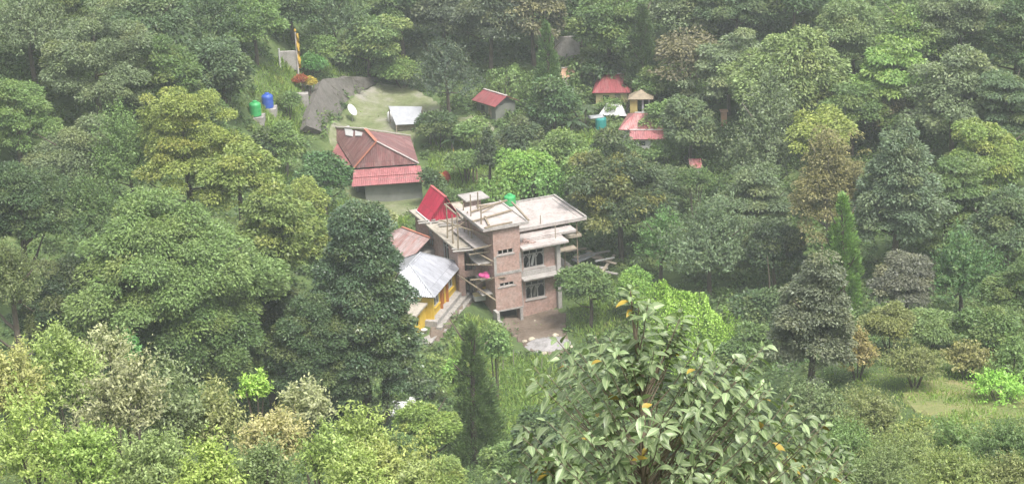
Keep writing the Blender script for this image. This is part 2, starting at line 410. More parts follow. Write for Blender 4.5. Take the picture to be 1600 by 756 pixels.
def face_quad(fr, pts): return [fr(*p) for p in pts]

# ================================================================== the brick building under construction
_O = atz(775.3, 481, 0)
B = Fr(_O, 22)
bb = thing('unfinished_brick_building', 'unfinished red brick house with bare concrete slabs and a square stair tower', 'building', _O)
t = MB(B)
t.wall('u', 0, .23, 0, 2.4, -.28, 6.93, [(.35, 1.75, 4.62, 5.02), (.4, 1.7, 1.78, 2.1)])
t.wall('v', 0, .23, .23, 5.6, -2.2, 6.93, [(2.2, 3.2, 2.9, 5.0), (2.2, 3.2, 0, 2.1)])
t.wall('v', 2.17, .23, .23, 5.6, -2.2, 6.93)
t.wall('u', 5.37, .23, .23, 2.17, -1.4, 6.93)
t.build('tower_wall', M['brick'], bb)
c = MB(B)
for z0, z1 in ((2.82, 3.06), (-.40, -.28)): c.box(-.03, 2.43, -.04, -.003, z0, z1)
for z0, z1 in ((4.50, 4.62), (1.68, 1.78)): c.box(.2, 1.9, -.05, -.003, z0, z1)
c.box(-.02, .22, -.03, -.003, 3.06, 4.5); c.box(2.28, 2.42, -.03, -.003, 3.06, 4.5)
c.build_split('concrete_band', M['concrete'], bb)
for zc, u0, u1 in ((4.82, .35, 1.75), (1.94, .4, 1.7)):
    wf = MB(B); hh = .2 if zc > 3 else .16
    for u in (u0+.03, u0+(u1-u0)/3, u0+2*(u1-u0)/3, u1-.03): wf.box(u-.035, u+.035, .04, .12, zc-hh, zc+hh)
    wf.box(u0, u1, .05, .11, zc-hh, zc-hh+.05)
    wf.build('window', M['frame'], bb)
sl_ = MB(B); sl_.box(-.95, 3.15, -.28, 5.9, 6.95, 7.15); sl_.build('tower_slab', M['slab'], bb, bevel=.03)
rm = MB(B); rm.box(-.95, 3.15, -.28, -.14, 7.15, 7.22); rm.box(-.95, -.8, -.14, 5.9, 7.15, 7.22); rm.box(3.0, 3.15, -.14, 5.9, 7.15, 7.24); rm.build_split('slab_rim', M['concrete'], bb)
# basement opening
bs = MB(B); bs.box(-.3, -.04, -.9, .0, -2.2, -.1); bs.box(-.34, -.08, -1.7, -.9, -2.2, -.7)
bs.box(2.17, 2.42, -.02, .2, -2.2, -.402); bs.build_split('basement_wall', M['concrete'], bb)
dk = MB(B); dk.box(.23, 2.17, .9, 1.0, -2.2, 6.9); dk.build('shade_backing', M['dark'], bb)  # added near-black sheet: paints the shade behind the tower openings
# wing walls
wv = .55
g = MB(B)
g.wall('u', wv, .23, 2.4, 5.75, -2, 2.0, [(2.95, 4.75, -.05, 1.55)])
g.wall('u', wv, .23, 2.4, 5.75, 2.2, 4.75, [(2.85, 4.75, 2.75, 4.35)])
g.wall('v', 5.52, .23, wv+.23, 9.0, -1.2, 4.75)
g.wall('u', 8.77, .23, 0, 5.52, -1.2, 4.75)
g.build('wing_wall', M['brick'], bb)
cl = MB(B); cl.box(5.75, 6.1, .15, .55, -2.0, 4.72); cl.box(5.75, 6.1, 4.2, 4.5, -1.2, 4.72); cl.box(2.402, 2.65, .4, .547, -.6, 4.72)
cl.poly_slab([(5.0, .42, 4.7), (5.75, .42, 4.2), (5.75, .42, 4.72)], .1)
cl.build_split('concrete_column', M['concrete'], bb)
for nm, z, v1 in (('balcony_slab', 2.0, 3.0),):
    s2 = MB(B); s2.box(2.42, 6.75, -.42, .545, z, z+.17); s2.build(nm, M['concrete'], bb, bevel=.03)
bp = MB(B); bp.box(2.5, 5.75, .32, .5, 2.17, 2.6); bp.build('balcony_parapet', M['concrete'], bb)
fl = MB(B); fl.box(2.4, 5.5, .8, 8.7, 1.9, 2.05); fl.box(2.4, 5.5, 2.2, 2.3, -1.2, 4.7); fl.build('inner_floor', M['dark'], bb)  # floor and cross wall near-black, room shade put into the colour
wr = MB(B); wr.box(2.42, 6.65, -.42, 1.05, 4.75, 4.95); wr.box(2.42, 6.65, 1.05, 1.2, 4.75, 5.06); wr.build('wing_roof_slab', M['slab'], bb, bevel=.02)
r2 = MB(B); r2.box(2.42, 8.1, 1.22, 2.5, 4.93, 5.16); r2.build('terrace_slab', M['slab'], bb, bevel=.02)
r3 = MB(B); r3.box(3.18, 9.6, 2.3, 9.0, 5.42, 5.62); r3.box(2.42, 3.18, 2.52, 9.0, 5.36, 5.6); r3.build('upper_roof_slab', M['slab'], bb, bevel=.02)
r4 = MB(B); r4.box(9.42, 9.6, 2.3, 9.0, 5.62, 5.78); r4.box(3.2, 9.42, 8.85, 9.0, 5.62, 5.76); r4.box(3.2, 9.42, 2.3, 2.42, 5.62, 5.7); r4.box(9.0, 9.08, 2.9, 8.3, 5.62, 5.66); r4.build_split('parapet', M['concrete'], bb)
w3 = MB(B); w3.box(2.42, 5.7, 2.9, 8.7, 4.76, 5.35); w3.build('upper_wall', M['brick'], bb)
for (u0, u1, z0, z1, arch) in ((2.85, 4.75, 2.75, 4.35, 1), (2.95, 4.75, -.05, 1.55, 1)):
    wf = MB(B); y0, y1 = wv+.06, wv+.15
    wf.box(u0, u0+.07, y0, y1, z0, z1); wf.box(u1-.07, u1, y0, y1, z0, z1); wf.box(u0+.07, u1-.07, y0, y1, z1-.07, z1); wf.box(u0+.07, u1-.07, y0, y1, z0, z0+.07)
    zt = z1-.42; wf.box(u0+.07, u1-.07, y0, y1, zt, zt+.07)
    for q in (.3, .62): wf.box(u0+(u1-u0)*q-.04, u0+(u1-u0)*q+.04, y0+.005, y1-.005, z0+.07, zt)
    for q in (.33, .66): wf.box(u0+(u1-u0)*q-.03, u0+(u1-u0)*q+.03, y0+.005, y1-.005, zt+.07, z1-.07)
    # chamfered heads of the lights
    for q0 in (0, .3, .62):
        a = u0+(u1-u0)*q0+.05; b_ = u0+(u1-u0)*(.3 if q0 == 0 else .62 if q0 == .3 else 1)-.05
        wf.bar((a, (y0+y1)/2, zt-.28), (a+.2, (y0+y1)/2, zt+.02), .06, .06); wf.bar((b_, (y0+y1)/2, zt-.28), (b_-.2, (y0+y1)/2, zt+.02), .06, .06)
    wo = wf.build('window', M['frame'], bb)
    sb = MB(B); sb.bar((u0+.5, wv+.5, z0+.05), (u0+.9, wv+.35, z1-.5), .22, .04); sb.bar((u0+.95, wv+.45, z0+.05), (u0+1.15, wv+.35, z1-.45), .2, .04)
    sb.build_split('leaning_board', M['white'] if z0 > 1 else M['timber_grey'], wo)
    si = MB(B); si.box(u0-.08, u1+.08, wv-.08, wv-.003, z0-.1, z0-.002); si.build('sill', M['frame'], wo)
# left wing under the stair tower
lw = MB(B)
lw.wall('v', -2.05, .23, 3.0, 13.4, -.3, 4.68, [(9.0, 10.0, 2.9, 4.4), (5.2, 6.6, 2.3, 4.4), (5.2, 6.6, 0, 1.9)])
lw.wall('u', 3.0, .23, -1.82, -.02, -.3, 4.68, [(-1.5, -.5, 2.5, 4.3), (-1.5, -.5, 0, 2.0)])
lw.wall('u', 13.17, .23, -1.82, 2.0, -.3, 4.68)
lw.build('rear_wing_wall', M['brick'], bb)
ld = MB(B); ld.box(-1.4, -1.3, 3.4, 13.0, -.3, 4.6); ld.build('shade_backing', M['dark'], bb)  # added near-black sheet: paints the shade behind the rear wing windows
ls = MB(B); ls.box(-2.45, -.02, 2.6, 13.8, 4.70, 4.9); ls.box(-.02, 2.3, 9.02, 13.8, 4.70, 4.9); ls.build('rear_wing_slab', M['slab_dirty'], bb, bevel=.03)
lf = MB(B)
for v0, v1, z0, z1 in ((9.0, 10.0, 2.9, 4.4), (5.2, 6.6, 2.3, 4.4)):
    lf = MB(B); x = -1.99
    lf.box(x, x+.08, v0, v0+.08, z0, z1); lf.box(x, x+.08, v1-.08, v1, z0, z1); lf.box(x, x+.08, (v0+v1)/2-.04, (v0+v1)/2+.04, z0, z1); lf.box(x+.004, x+.076, v0+.08, v1-.08, z1-.5, z1-.43)
    lf.build('window', M['frame'], bb)
st = MB(B); st.box(-1.25, -.02, .95, 6.3, 5.1, 5.22); st.build_split('stair_landing', M['slab'], bb, bevel=.02)
st = MB(B); st.box(-1.1, -.02, .8, 2.5, 3.7, 3.82); st.poly_slab([(-1.1, 2.5, 3.82), (-.02, 2.5, 3.82), (-.02, 4.4, 5.1), (-1.1, 4.4, 5.1)], .12); st.box(-1.0, -.02, .6, 1.9, 2.35, 2.47); st.box(-1.0, -.02, .5, 1.7, 1.05, 1.17); st.build_split('stair_landing', M['concrete'], bb, bevel=.02)
# brick stair head with its own little slab
sh = thing('brick_stair_head', 'small brick box with a pale slab lid behind the tower roof', 'roof hut', B(-.2, 7.0, 7.15))
q = MB(B); pz = B.loc(atz(741, 318, 7.2)); u_, v_ = pz[0], pz[1]
q.wall('u', v_, .2, u_-.5, u_+.6, 4.9, 7.55); q.wall('u', v_+1.2, .2, u_-.5, u_+.6, 4.9, 7.55); q.wall('v', u_-.5, .2, v_+.2, v_+1.2, 4.9, 7.55); q.wall('v', u_+.4, .2, v_+.2, v_+1.2, 4.9, 7.55)
q.build('brick_wall', M['brick'], sh)
q = MB(B); q.box(u_-.9, u_+1.3, v_-.35, v_+1.6, 7.55, 7.68); q.build('slab_lid', M['concrete'], sh, bevel=.02)

# crimson tin dormer on the rear wing
dm = thing('crimson_tin_hut', 'bright crimson tin gable hut on the rear roof slab of the brick house', 'roof hut', B(-.4, 11.5, 4.9))
uL, uR, uC, zb, zr, vf, vb = -1.9, .75, -.5, 5.0, 7.05, 9.9, 13.0
q = MB(B)
q.poly_slab([(uL-.1, vb, zb-.1), (uL-.1, vf-.1, zb-.1), (uC, vf-.45, zr), (uC, vb, zr)][::-1], .06)
q.poly_slab([(uC, vb, zr), (uC, vf-.45, zr), (uR+.1, vf-.1, zb-.1), (uR+.1, vb, zb-.1)][::-1], .06); q.build('roof', M['crimson'], dm)
q = MB(B); q.poly_slab([(uL+.05, vf, zb-.1), (uR-.05, vf, zb-.1), (uC, vf, zr-.13)], .05); q.poly_slab([(uR-.05, vb-.1, zb-.1), (uL+.05, vb-.1, zb-.1), (uC, vb-.1, zr-.13)], .05); q.build_split('gable_wall', M['crimson'], dm)
q = MB(B); q.bar((uC, vf-.5, zr+.04), (uC, vb+.02, zr+.04), .22, .06); q.build('ridge_cap', mat_plain('crimson_cap', (.55, .12, .12), .5), dm)
q = MB(B); q.bar((uC-.1, vf-.25, 6.4), (uC+1.2, vf-1.9, 4.95), .12, .1); q.bar((uC+.05, vf-.3, 6.4), (uC+3.0, vf-.9, 6.5), .07, .07); q.build_split('prop', M['timber'], dm)
q = MB(B); q.box(uL-.2, uL-.08, vf-.6, vb, 4.905, 5.02); q.build('eave_board', M['white'], dm)

# bamboo scaffold on the stair side
sc = thing('bamboo_scaffold', 'rough pole scaffold standing on the stair side of the brick tower', 'scaffold', B(-1, 2, 0))
for px, y0, y1, zb in ((741, 462, 304, 0), (729, 450, 318, .1), (716, 392, 328, 4.9), (699, 372, 322, 4.9), (747, 330, 300, 7.15), (735, 455, 330, .1), (708, 380, 335, 4.9), (727, 345, 308, 4.9), (752, 350, 322, 7.15)):
    if zb < 1: p0 = atz(px+1, y0, zb); top = aty(px-3, y1, p0[1])
    else: p0 = atz(px, y0, zb); top = aty(px-1, y1, p0[1])
    top = np.array([p0[0]+.04, p0[1], top[2]])
    q = MB(); q.tube([p0-np.array([0, 0, .1 if zb < 1 else 0]), (p0+top)/2+rng.normal(0, .03, 3), top], [.07, .06, .05], 7); q.build('pole', M['bamboo'], sc)
for a, b in (((-1.6, .5, 5.35), (.3, .35, 5.5)), ((-1.8, 1.0, 4.75), (.1, .7, 4.8)), ((-1.9, .8, 2.6), (.9, .0-.15, 2.65)), ((-1.3, 4.6, 4.6), (-.5, -.9, 4.55)), ((-2.2, 3.0, 2.4), (-.2, -.5, .9)), ((-2.3, 6.5, 6.2), (-.2, .4, 6.3)), ((-2.4, 4.2, 5.9), (1.6, 3.6, 7.6)), ((-1.9, 1.6, 3.7), (-.1, .2, 3.8)), ((-1.2, 2.5, 1.3), (-.4, -.6, 3.0))):
    q = MB(B); q.bar(a, b, .13, .07); q.build('rail', M['bamboo'], sc)
# loose timbers lying on the tower slab
for i, (a, b) in enumerate((((686+50, 331), (792, 313)), ((738, 346), (800, 328)), ((757, 356), (800, 347)), ((800, 316), (826, 344)), ((744, 322), (770, 320)), ((757, 338), (764, 352)))):
    za = 7.29; A = atz(*a, za); Bp = atz(*b, za); q = MB(); q.bar(A, Bp, .15, .11)
    o = q.build('roof_timber', M['bamboo'], None)
    tag(o, ['long pole along the back edge of the tower slab', 'long pole across the middle of the tower slab', 'pole along the front edge of the tower slab', 'pole along the right edge of the tower slab', 'short pole near the crimson hut end of the tower slab', 'short crosswise stick near the front corner of the tower slab'][i], 'timber', 'loose poles on the tower slab')
for i, (px, py, z) in enumerate(((868, 372, 5.2), (845, 357, 5.2), (722, 392, 5.0), (700, 352, 4.95), (668, 348, 4.95))):
    p = atz(px, py, z)
    if i < 2:
        q = MB(); q.tube([p, p+np.array([0, 0, 1.2])], .05, 6); o = q.build('rebar_stub', M['timber'], None)
        tag(o, ['upright stub post standing on the pale terrace slab, right one', 'upright stub post on the terrace slab nearer the tower'][i], 'post', 'stub posts on the terrace')
    else:
        q = MB(B); l = B.loc(p); q.bar((l[0]-.8, l[1]+.1, l[2]+.06), (l[0]+.9, l[1]-.3, l[2]+.06), .3, .04); q.bar((l[0]-.7, l[1]+.6, l[2]+.1), (l[0]+.8, l[1]+.1, l[2]+.12), .22, .04)
        o = q.build('plank_stack', M['timber_grey'], None)
        tag(o, ['planks at the front corner of the dirty rear slab', 'planks in the middle of the dirty rear slab', 'planks on the rear slab beneath the crimson hut'][i-2], 'planks', 'planks on the rear slab')
# heap of red bricks on the wing roof
hp = MB(B); l = B.loc(atz(823, 379, 5.0))
for i in range(26):
    u, v = l[0]+rng.normal(0, .28), l[1]+rng.normal(0, .2); z = 4.96+max(0, .28-.8*abs(u-l[0]))*rng.random()
    hp.box(u-.12, u+.12, v-.06, v+.06, z, z+.075)
tag(hp.build('brick_heap', M['brick'], None), 'low heap of loose red bricks on the wing roof beside the tower', 'brick heap')

def tank(name, base, r, h, mat, label, group=None, stand=None):
    t = thing(name, label, 'water tank', base, group)
    q = MB(); q.lathe(base, [(r*.95, .02), (r, .08), (r, h*.25), (r*.97, h*.27), (r, h*.3), (r, h*.5), (r*.97, h*.52), (r, h*.55), (r, h*.75), (r*.93, h*.82), (r*.7, h*.9), (r*.4, h*.93)], 22)
    q.build('body', mat, t, smooth=False)
    q = MB(); q.lathe(np.array(base)+np.array([0, 0, h*.93]), [(r*.42, 0), (r*.42, .08), (r*.3, .12), (.02, .13)], 16); q.build('lid', mat, t)
    q = MB(); q.tube([np.array(base)+np.array([r, 0, .15]), np.array(base)+np.array([r+.25, -.1, .15]), np.array(base)+np.array([r+.25, -.1, -.1])], .03, 6); q.build('outlet_pipe', M['cap_white'], t)
    return t
p = atz(797, 319, 5.7)
tank('water_tank', np.array([p[0], p[1], 5.62 if B.loc(p)[0] > 2.42 else 7.15]), .52, 1.0, M['green'], 'small round green water tank on the flat roof of the brick house')

# ================================================================== yellow house with silver tin roof
yR = atz(725, 409, 3.0); yF = atz(679, 463, 3.0)
ang = math.degrees(math.atan2(yR[1]-yF[1], yR[0]-yF[0])); L = float(np.linalg.norm((yR-yF)[:2]))
Y = Fr((yF[0], yF[1], 0), ang)     # u along the right-hand eave, v to the left of it
Wd = 5.6
yh = thing('yellow_house', 'long yellow house with a silver tin hip roof beside the brick building', 'house', Y(L/2, Wd/2, 0))
q = MB(Y)
ov, fz, ez, rz = .55, .75, 2.9, 4.75
q.wall('u', ov, .15, .5, L-.4, fz, 3.1, [(1.4, 2.6, fz+.7, 2.6), (3.3, 4.1, fz, 2.7), (4.9, 6.3, fz+.7, 2.6)])
q.wall('u', Wd-.5, .15, .5, L-.4, fz, 3.1); q.wall('v', .5, .15, ov+.15, Wd-.5, fz, 3.1, [(1.6, 2.6, fz+.7, 2.5)]); q.wall('v', L-.55, .15, ov+.15, Wd-.5, fz, 3.1)
q.build('wall', M['yellow'], yh)
for (u0, u1) in ((1.4, 2.6), (4.9, 6.3)):
    q = MB(Y)
    for u in (u0, (u0+u1)/2-.04, u1-.08): q.box(u, u+.08, ov+.02, ov+.1, fz+.7, 2.6)
    q.box(u0+.08, u1-.08, ov+.025, ov+.095, 2.52, 2.6); q.box(u0+.08, u1-.08, ov+.025, ov+.095, fz+.7, fz+.78)
    wo = q.build('window', M['white'], yh)
    q = MB(Y); q.box(u0, u1, ov+.11, ov+.13, fz+.7, 2.6); q.build('pane', M['glass'], wo)
    q = MB(Y); q.box(u0-.1, u1+.1, ov-.12, ov-.002, fz+.58, fz+.68); q.build('sill', M['yellow'], wo)
q = MB(Y); q.box(3.3, 4.1, ov+.05, ov+.1, fz, 2.7); d = q.build('door', M['orange'], yh)
q = MB(Y); q.box(3.95, 4.0, ov+.01, ov+.05, fz+.95, fz+1.05); q.build('handle', M['frame'], d)
for u in (.62, 2.95, 4.5, L-.5):
    q = MB(Y); q.box(u-.09, u+.09, ov-.2, ov-.004, fz, 2.95); q.build('pillar', M['orange'] if u in (2.95, 4.5) else M['yellow'], yh)
q = MB(Y); q.box(.1, L+.1, -.05, Wd-.2, -.6, fz-.002); q.build('plinth', M['concrete'], yh)
q = MB(Y); q.box(-.2, L-.3, -.5, -.052, -.6, .38); q.box(-.2, L-.3, -.85, -.502, -.6, .12); q.build_split('step', M['timber_grey'], yh)
q = MB(Y); h2 = Wd/2
A, Bc, Cc, D = (0, 0, ez), (L, 0, ez), (L, Wd, ez), (0, Wd, ez); R1, R2 = (2.3, h2, rz), (L-2.9, h2, rz)
q.poly_slab([A, Bc, R2, R1], .04); q.poly_slab([Bc, Cc, R2], .04); q.poly_slab([Cc, D, R1, R2], .04); q.poly_slab([D, A, R1], .04); q.build('roof', M['silver'], yh)
q = MB(Y)
for a, b in ((R1, R2), (R1, A), (R1, D), (R2, Bc), (R2, Cc)):
    q.bar((a[0], a[1], a[2]+.02), (b[0], b[1], b[2]+.02), .16, .03)
q.build_split('ridge_cap', M['tarp_grey'], yh)
q = MB(Y); q.box(.3, .55, ov-.5, Wd-.6, 2.72, 2.86); q.box(.3, L-.3, .12, .2, 2.72, 2.86); q.build_split('fascia', M['timber_grey'], yh)
# low front porch with flat slab
q = MB(Y); q.box(-2.6, .3, .75, 4.2, 2.12, 2.28); q.build('porch_slab', M['slab_dirty'], yh)
q = MB(Y); q.wall('u', 1.0, .15, -2.3, .48, -.5, 2.12, [(-1.9, -1.1, .9, 1.8)]); q.wall('v', -2.3, .15, 1.15, 3.9, -.5, 2.12); q.build('porch_wall', M['yellow'], yh)
q = MB(Y); q.box(-2.9, .2, -.45, .9, -.8, .1); q.build('porch_step', M['concrete'], yh)

def jar(name, p, prof, mat, label, cat, group=None, band=None):
    t = MB(); t.lathe(p, prof, 14); o = t.build(name, mat, None, smooth=True); return tag(o, label, cat, group)
for i, (px, py, z, m) in enumerate(((663, 521, .1, 'white'), (671, 503, .12, 'redcloth'), (671, 498, .45, 'white'))):
    p = atz(px, py, z)
    jar('bucket', p, [(.2, 0), (.26, .35), (.29, .37), (.25, .36), (.2, .1)], M[m], ['white bucket at the bottom end of the yellow house steps', 'red bucket on the yellow house steps', 'white bucket standing above the red one on the yellow house steps'][i], 'bucket', 'buckets by the yellow house steps')
q = MB(Y); l = Y.loc(atz(708, 482, .0)); q.box(l[0]-.9, l[0]+.9, l[1]-.28, l[1]+.28, .0, .26)
tag(q.build('bench_slab', M['creamy'], None, bevel=.03), 'cream slab like a low bench on the path beside the yellow house', 'bench')
for i, (px, py, z) in enumerate(((749, 468, 0.0), (765, 458, .36))):
    p = atz(px, py, z); fr_ = Fr(p, 15 + i*12); t = thing('cream_crate', ['cream box on the path at the foot of the scaffold', 'yellow-topped box on the concrete wall by the tower'][i], 'box', p)
    q = MB(fr_); q.box(-.48, .48, -.35, .35, 0, .45); q.build('body', M['white'] if i == 0 else M['concrete'], t, bevel=.02)
    q = MB(fr_); q.box(-.5, .5, -.37, .37, .452, .56); q.build('lid', M['creamy'] if i == 0 else M['banner'], t, bevel=.02)

# rusty gable roof shed behind the yellow house
G = Fr(atz(600, 396, 2.4), 8)
gp = [atz(*a) for a in ((629, 357, 3.9), (671, 373, 3.9), (669, 396, 2.6), (630, 394, 2.6), (600, 372, 2.7), (610, 400, 2.6))]
rs = thing('rusty_roof_shed', 'low shed with a rust striped white tin roof between yellow house and brick house', 'shed', (gp[3][0], gp[3][1], .5))
RS = Fr((gp[0][0], gp[0][1], 0), math.degrees(math.atan2(gp[1][1]-gp[0][1], gp[1][0]-gp[0][0])))
LL = float(np.linalg.norm((gp[1]-gp[0])[:2]))
q = MB(RS); q.poly_slab([(-.1, -2.4, 2.75), (LL+.3, -2.4, 2.75), (LL+.1, 0, 4.0), (-.1, 0, 4.0)], .04); q.poly_slab([(-.1, 0, 4.0), (LL+.1, 0, 4.0), (LL+.1, 2.4, 2.75), (-.1, 2.4, 2.75)], .04); q.poly_slab([(-.1, -2.4, 2.75), (-.1, 0, 4.0), (-2.2, -.8, 2.9)], .04); q.build('roof', M['rusty'], rs)
q = MB(RS); q.bar((-.1, 0, 4.04), (LL+.1, 0, 4.04), .2, .05); q.build('ridge_cap', M['cap_orange'], rs)
q = MB(RS); q.box(0, LL-.1, -2.1, 2.1, .2, 2.7); q.build('wall', M['timber_grey'], rs)

# pink cloth, barrel wall etc.
p = B(-.55, .9, 2.47)
q = MB(); 
for i in range(7): q.lathe(p+np.array([rng.normal(0, .18), rng.normal(0, .14), .02*i]), [(.02, 0), (.2, .06), (.26, .18), (.2, .32), (.05, .38)], 10)
tag(q.build('cloth_bundle', M['magenta'], None, smooth=True), 'bright pink cloth bundle on a stair landing of the brick tower', 'cloth bundle')

# timber and roofing sheets heaped to the right of the building
tl = ['long board at the top of the timber pile', 'board sticking out of the timber pile to the right', 'board low on the right side of the timber pile', 'white sheet end plank near the round tree', 'short crossing plank in the timber pile', 'dark plank under the timber pile', 'grey beam against the brick house corner', 'thin pale batten over the timber pile', 'weathered plank at the far end of the timber pile']
for i, (a, b, wd, z0, z1, m) in enumerate(((( 896, 402), (952, 392), .35, 1.1, 1.0, 'timber_grey'), ((915, 398), (962, 412), .3, .9, .7, 'timber'), ((925, 420), (965, 428), .3, .4, .3, 'timber_grey'), ((898, 408), (925, 396), .9, .8, 1.0, 'tarp_grey'), ((918, 392), (946, 408), .5, .8, .7, 'timber'), ((905, 412), (948, 420), .5, .5, .5, 'timber_grey'), ((884, 392), (916, 388), .4, 1.3, 1.3, 'timber'), ((930, 408), (960, 402), .18, .95, .95, 'white'), ((940, 426), (960, 398), .25, .6, .6, 'timber'))):
    q = MB(); q.bar(atz(*a, z0), atz(*b, z1), wd, .09); tag(q.build('timber_plank', M[m], None), tl[i], 'plank', 'timber pile right of the brick house')
q = MB(B); q.box(6.4, 9.4, 4.6, 7.6, -.6, .3); q.box(6.8, 9.0, 5.0, 7.2, .302, .6); tag(q.build('timber_stack', M['timber_grey'], None), 'broad dark stack of boards under the loose planks right of the brick house', 'timber stack')
fm = thing('formwork_deck', 'brown wooden formwork deck propped on posts under the upper roof slab', 'formwork', B(7.6, 3, 0))
q = MB(B); q.box(6.3, 9.0, 2.5, 6.8, 4.0, 4.12); q.build('deck', M['slab_dirty'], fm); q = MB(B); q.box(6.3, 9.0, 2.4, 2.5, 3.98, 4.2); q.box(9.0, 9.1, 2.4, 6.8, 3.98, 4.2); q.box(6.15, 8.2, 1.4, 2.2, 3.3, 3.42); q.build_split('edge_board', M['timber'], fm)
for u, v in ((6.5, 2.7), (8.8, 2.7), (8.8, 6.5), (6.5, 6.5), (7.6, 2.7)):
    q = MB(B); q.tube([(u, v, -.9), (u, v, 5.4)], .06, 7); q.build('post', M['bamboo'], fm)

# gravel heap and stones on the yard
gc = ground(856, 541); 
def heap(name, c, rx, ry, h, mat, n=28):
    xs = np.linspace(-1, 1, n); X0, Y0 = np.meshgrid(xs, xs); rr = np.sqrt(X0**2+Y0**2)
    Z0 = h*np.clip(1-rr, 0, 1)**.8 + .1*h*rng.normal(0, 1, X0.shape)*(rr < .95) - .15*(rr > .97)
    return grid_mesh(name, c[0]+X0*rx, c[1]+Y0*ry, H(c[0]+X0*rx, c[1]+Y0*ry)+Z0, mat)
tag(heap('gravel_heap', gc, 2.0, 1.8, .5, M['gravel']), 'grey heap of gravel on the bare yard before the brick house', 'gravel heap')
def stone(px, py, r, mat, label, group, squash=.7, name='stone'):
    p = ground(px, py); q = MB(); n = 9; prof = []
    me = bpy.data.meshes.new(name); vs = []; fs = []
    k = 8
    for i in range(k+1):
        th = math.pi*i/k
        for j in range(12):
            ph = 2*math.pi*j/12; rr_ = r*(1+.18*math.sin(3*ph+px)*math.sin(2*th+py)+rng.normal(0, .05))
            vs.append((rr_*math.sin(th)*math.cos(ph), rr_*math.sin(th)*math.sin(ph)*.85, rr_*math.cos(th)*squash+r*.35))
    for i in range(k):
        for j in range(12):
            j2 = (j+1) % 12; fs.append((i*12+j, (i+1)*12+j, (i+1)*12+j2, i*12+j2))
    me.from_pydata(vs, [], fs); me.update(); set_uv(me)
    o = link_mesh(name, me, mat); o.location = p; return tag(o, label, 'stone', group)
M['pale_stone'] = mat_concrete('pale_stone', (.62, .55, .42), (.4, .34, .26), .4)
for px, py, r, lb in ((831, 532, .3, 'round pale stone at the back left of the gravel heap'), (868, 526, .28, 'pale stone behind the gravel heap'), (890, 545, .32, 'pale stone at the right end of the gravel heap'), (850, 556, .28, 'pale stone before the middle of the gravel heap'), (870, 557, .3, 'pale stone before the gravel heap, right of centre'), (820, 536, .22, 'small stone at the left end of the gravel heap'), (836, 504, .14, 'small lone stone on the bare yard')):
    stone(px, py, r, M['pale_stone'], lb, 'stones round the gravel heap')
M['white_stone'] = mat_concrete('white_stone', (.8, .79, .78), (.55, .54, .53), .25)
WST = [(628, 640, .55, 'biggest white rock below the dark tree by the conifer'), (612, 650, .4, 'white rock left of the biggest white rock'), (642, 630, .42, 'white rock right of the biggest white rock'), (618, 634, .35, 'white rock behind the biggest white rock'), (650, 622, .3, 'small white rock at the upper right of the rock patch')]
for px, py, r, lb in WST: stone(px, py, r, M['white_stone'], lb, 'white rocks below the dark tree')

# little posts and canes by the crop field
cl_ = ['thin post in the crops below the bank', 'thin post left of the gravel heap', 'thin stick beside the dark leafy plant', 'thin cane at the crop field edge below the gravel', 'slanting cane in the crop field']
for i, (px, py, h) in enumerate(((803, 575, 1.5), (868, 566, 1.1), (786, 580, 1.2), (846, 585, 1.3), (877, 580, 1.2))):
    p = ground(px, py); q = MB(); q.tube([p-np.array([0, 0, .1]), p+np.array([rng.normal(0, .08), 0, h])], [.045, .03], 6); tag(q.build('garden_stake', M['bark_pale'], None), cl_[i], 'stake', 'stakes by the crop field')

import sys; sys.stderr.write('BASE %s\n' % [round(h1(*B(u,v,0)[:2]),2) for u,v in ((.2,-.3),(1.2,-.3),(2.2,-.3),(1.2,-1.5),(4,-.3),(6,0))])
# ================================================================== maroon hip-roofed house
Mh = Fr((atz(553, 263, 5.0)[0], atz(553, 263, 5.0)[1], 0), 5)
eR = Mh.loc(atz(656, 263, 5.0)); ap = Mh.loc(atz(588, 222, 7.6)); ap2 = Mh.loc(atz(572, 203, 7.6)); bk = Mh.loc(atz(637, 214, 5.0)); bl = Mh.loc(atz(503, 222, 5.0)); tl_ = Mh.loc(atz(541, 190, 6.0))
WID = eR[0]; DEP = 11.0
mh = thing('maroon_house', 'big house with a faded maroon hip roof and pink lower eaves', 'house', Mh(WID/2, DEP/2, 2))
fz_, ezm, rzm = 1.6, 5.0, 7.5
q = MB(Mh)
def at_m(px, py, z): l = Mh.loc(atz(px, py, z)); return (l[0], l[1], z)
FL, FRt, BR_, BL_ = (0, 0, ezm), (WID, 0, ezm), at_m(641, 213, ezm), at_m(513, 199, ezm)
a1 = at_m(588, 222, 7.3); a2 = at_m(571, 203, 7.3)
q.poly_slab([FL, FRt, a1], .05); q.poly_slab([FRt, BR_, a1], .05); q.poly_slab([BR_, a2, a1], .05); q.poly_slab([BR_, BL_, a2], .05); q.poly_slab([BL_, FL, a2], .05); q.poly_slab([FL, a1, a2], .05); q.build('roof', M['maroon'], mh)
q = MB(Mh); up_ = lambda a, d=.06: (a[0], a[1], a[2]+d)
q.bar(up_(a1), up_(FL), .3, .06); q.bar(up_(a1, .1), up_(a2, .1), .3, .06); q.build_split('ridge_cap', M['cap_orange'], mh)
q = MB(Mh)
q.bar(up_(a1, .09), up_(FRt), .22, .06); q.bar(up_(a2, .13), up_(BR_, .1), .3, .07); q.bar(up_(a2, .13), up_(BL_, .1), .3, .07); q.build_split('ridge_cap', M['cap_white'], mh)
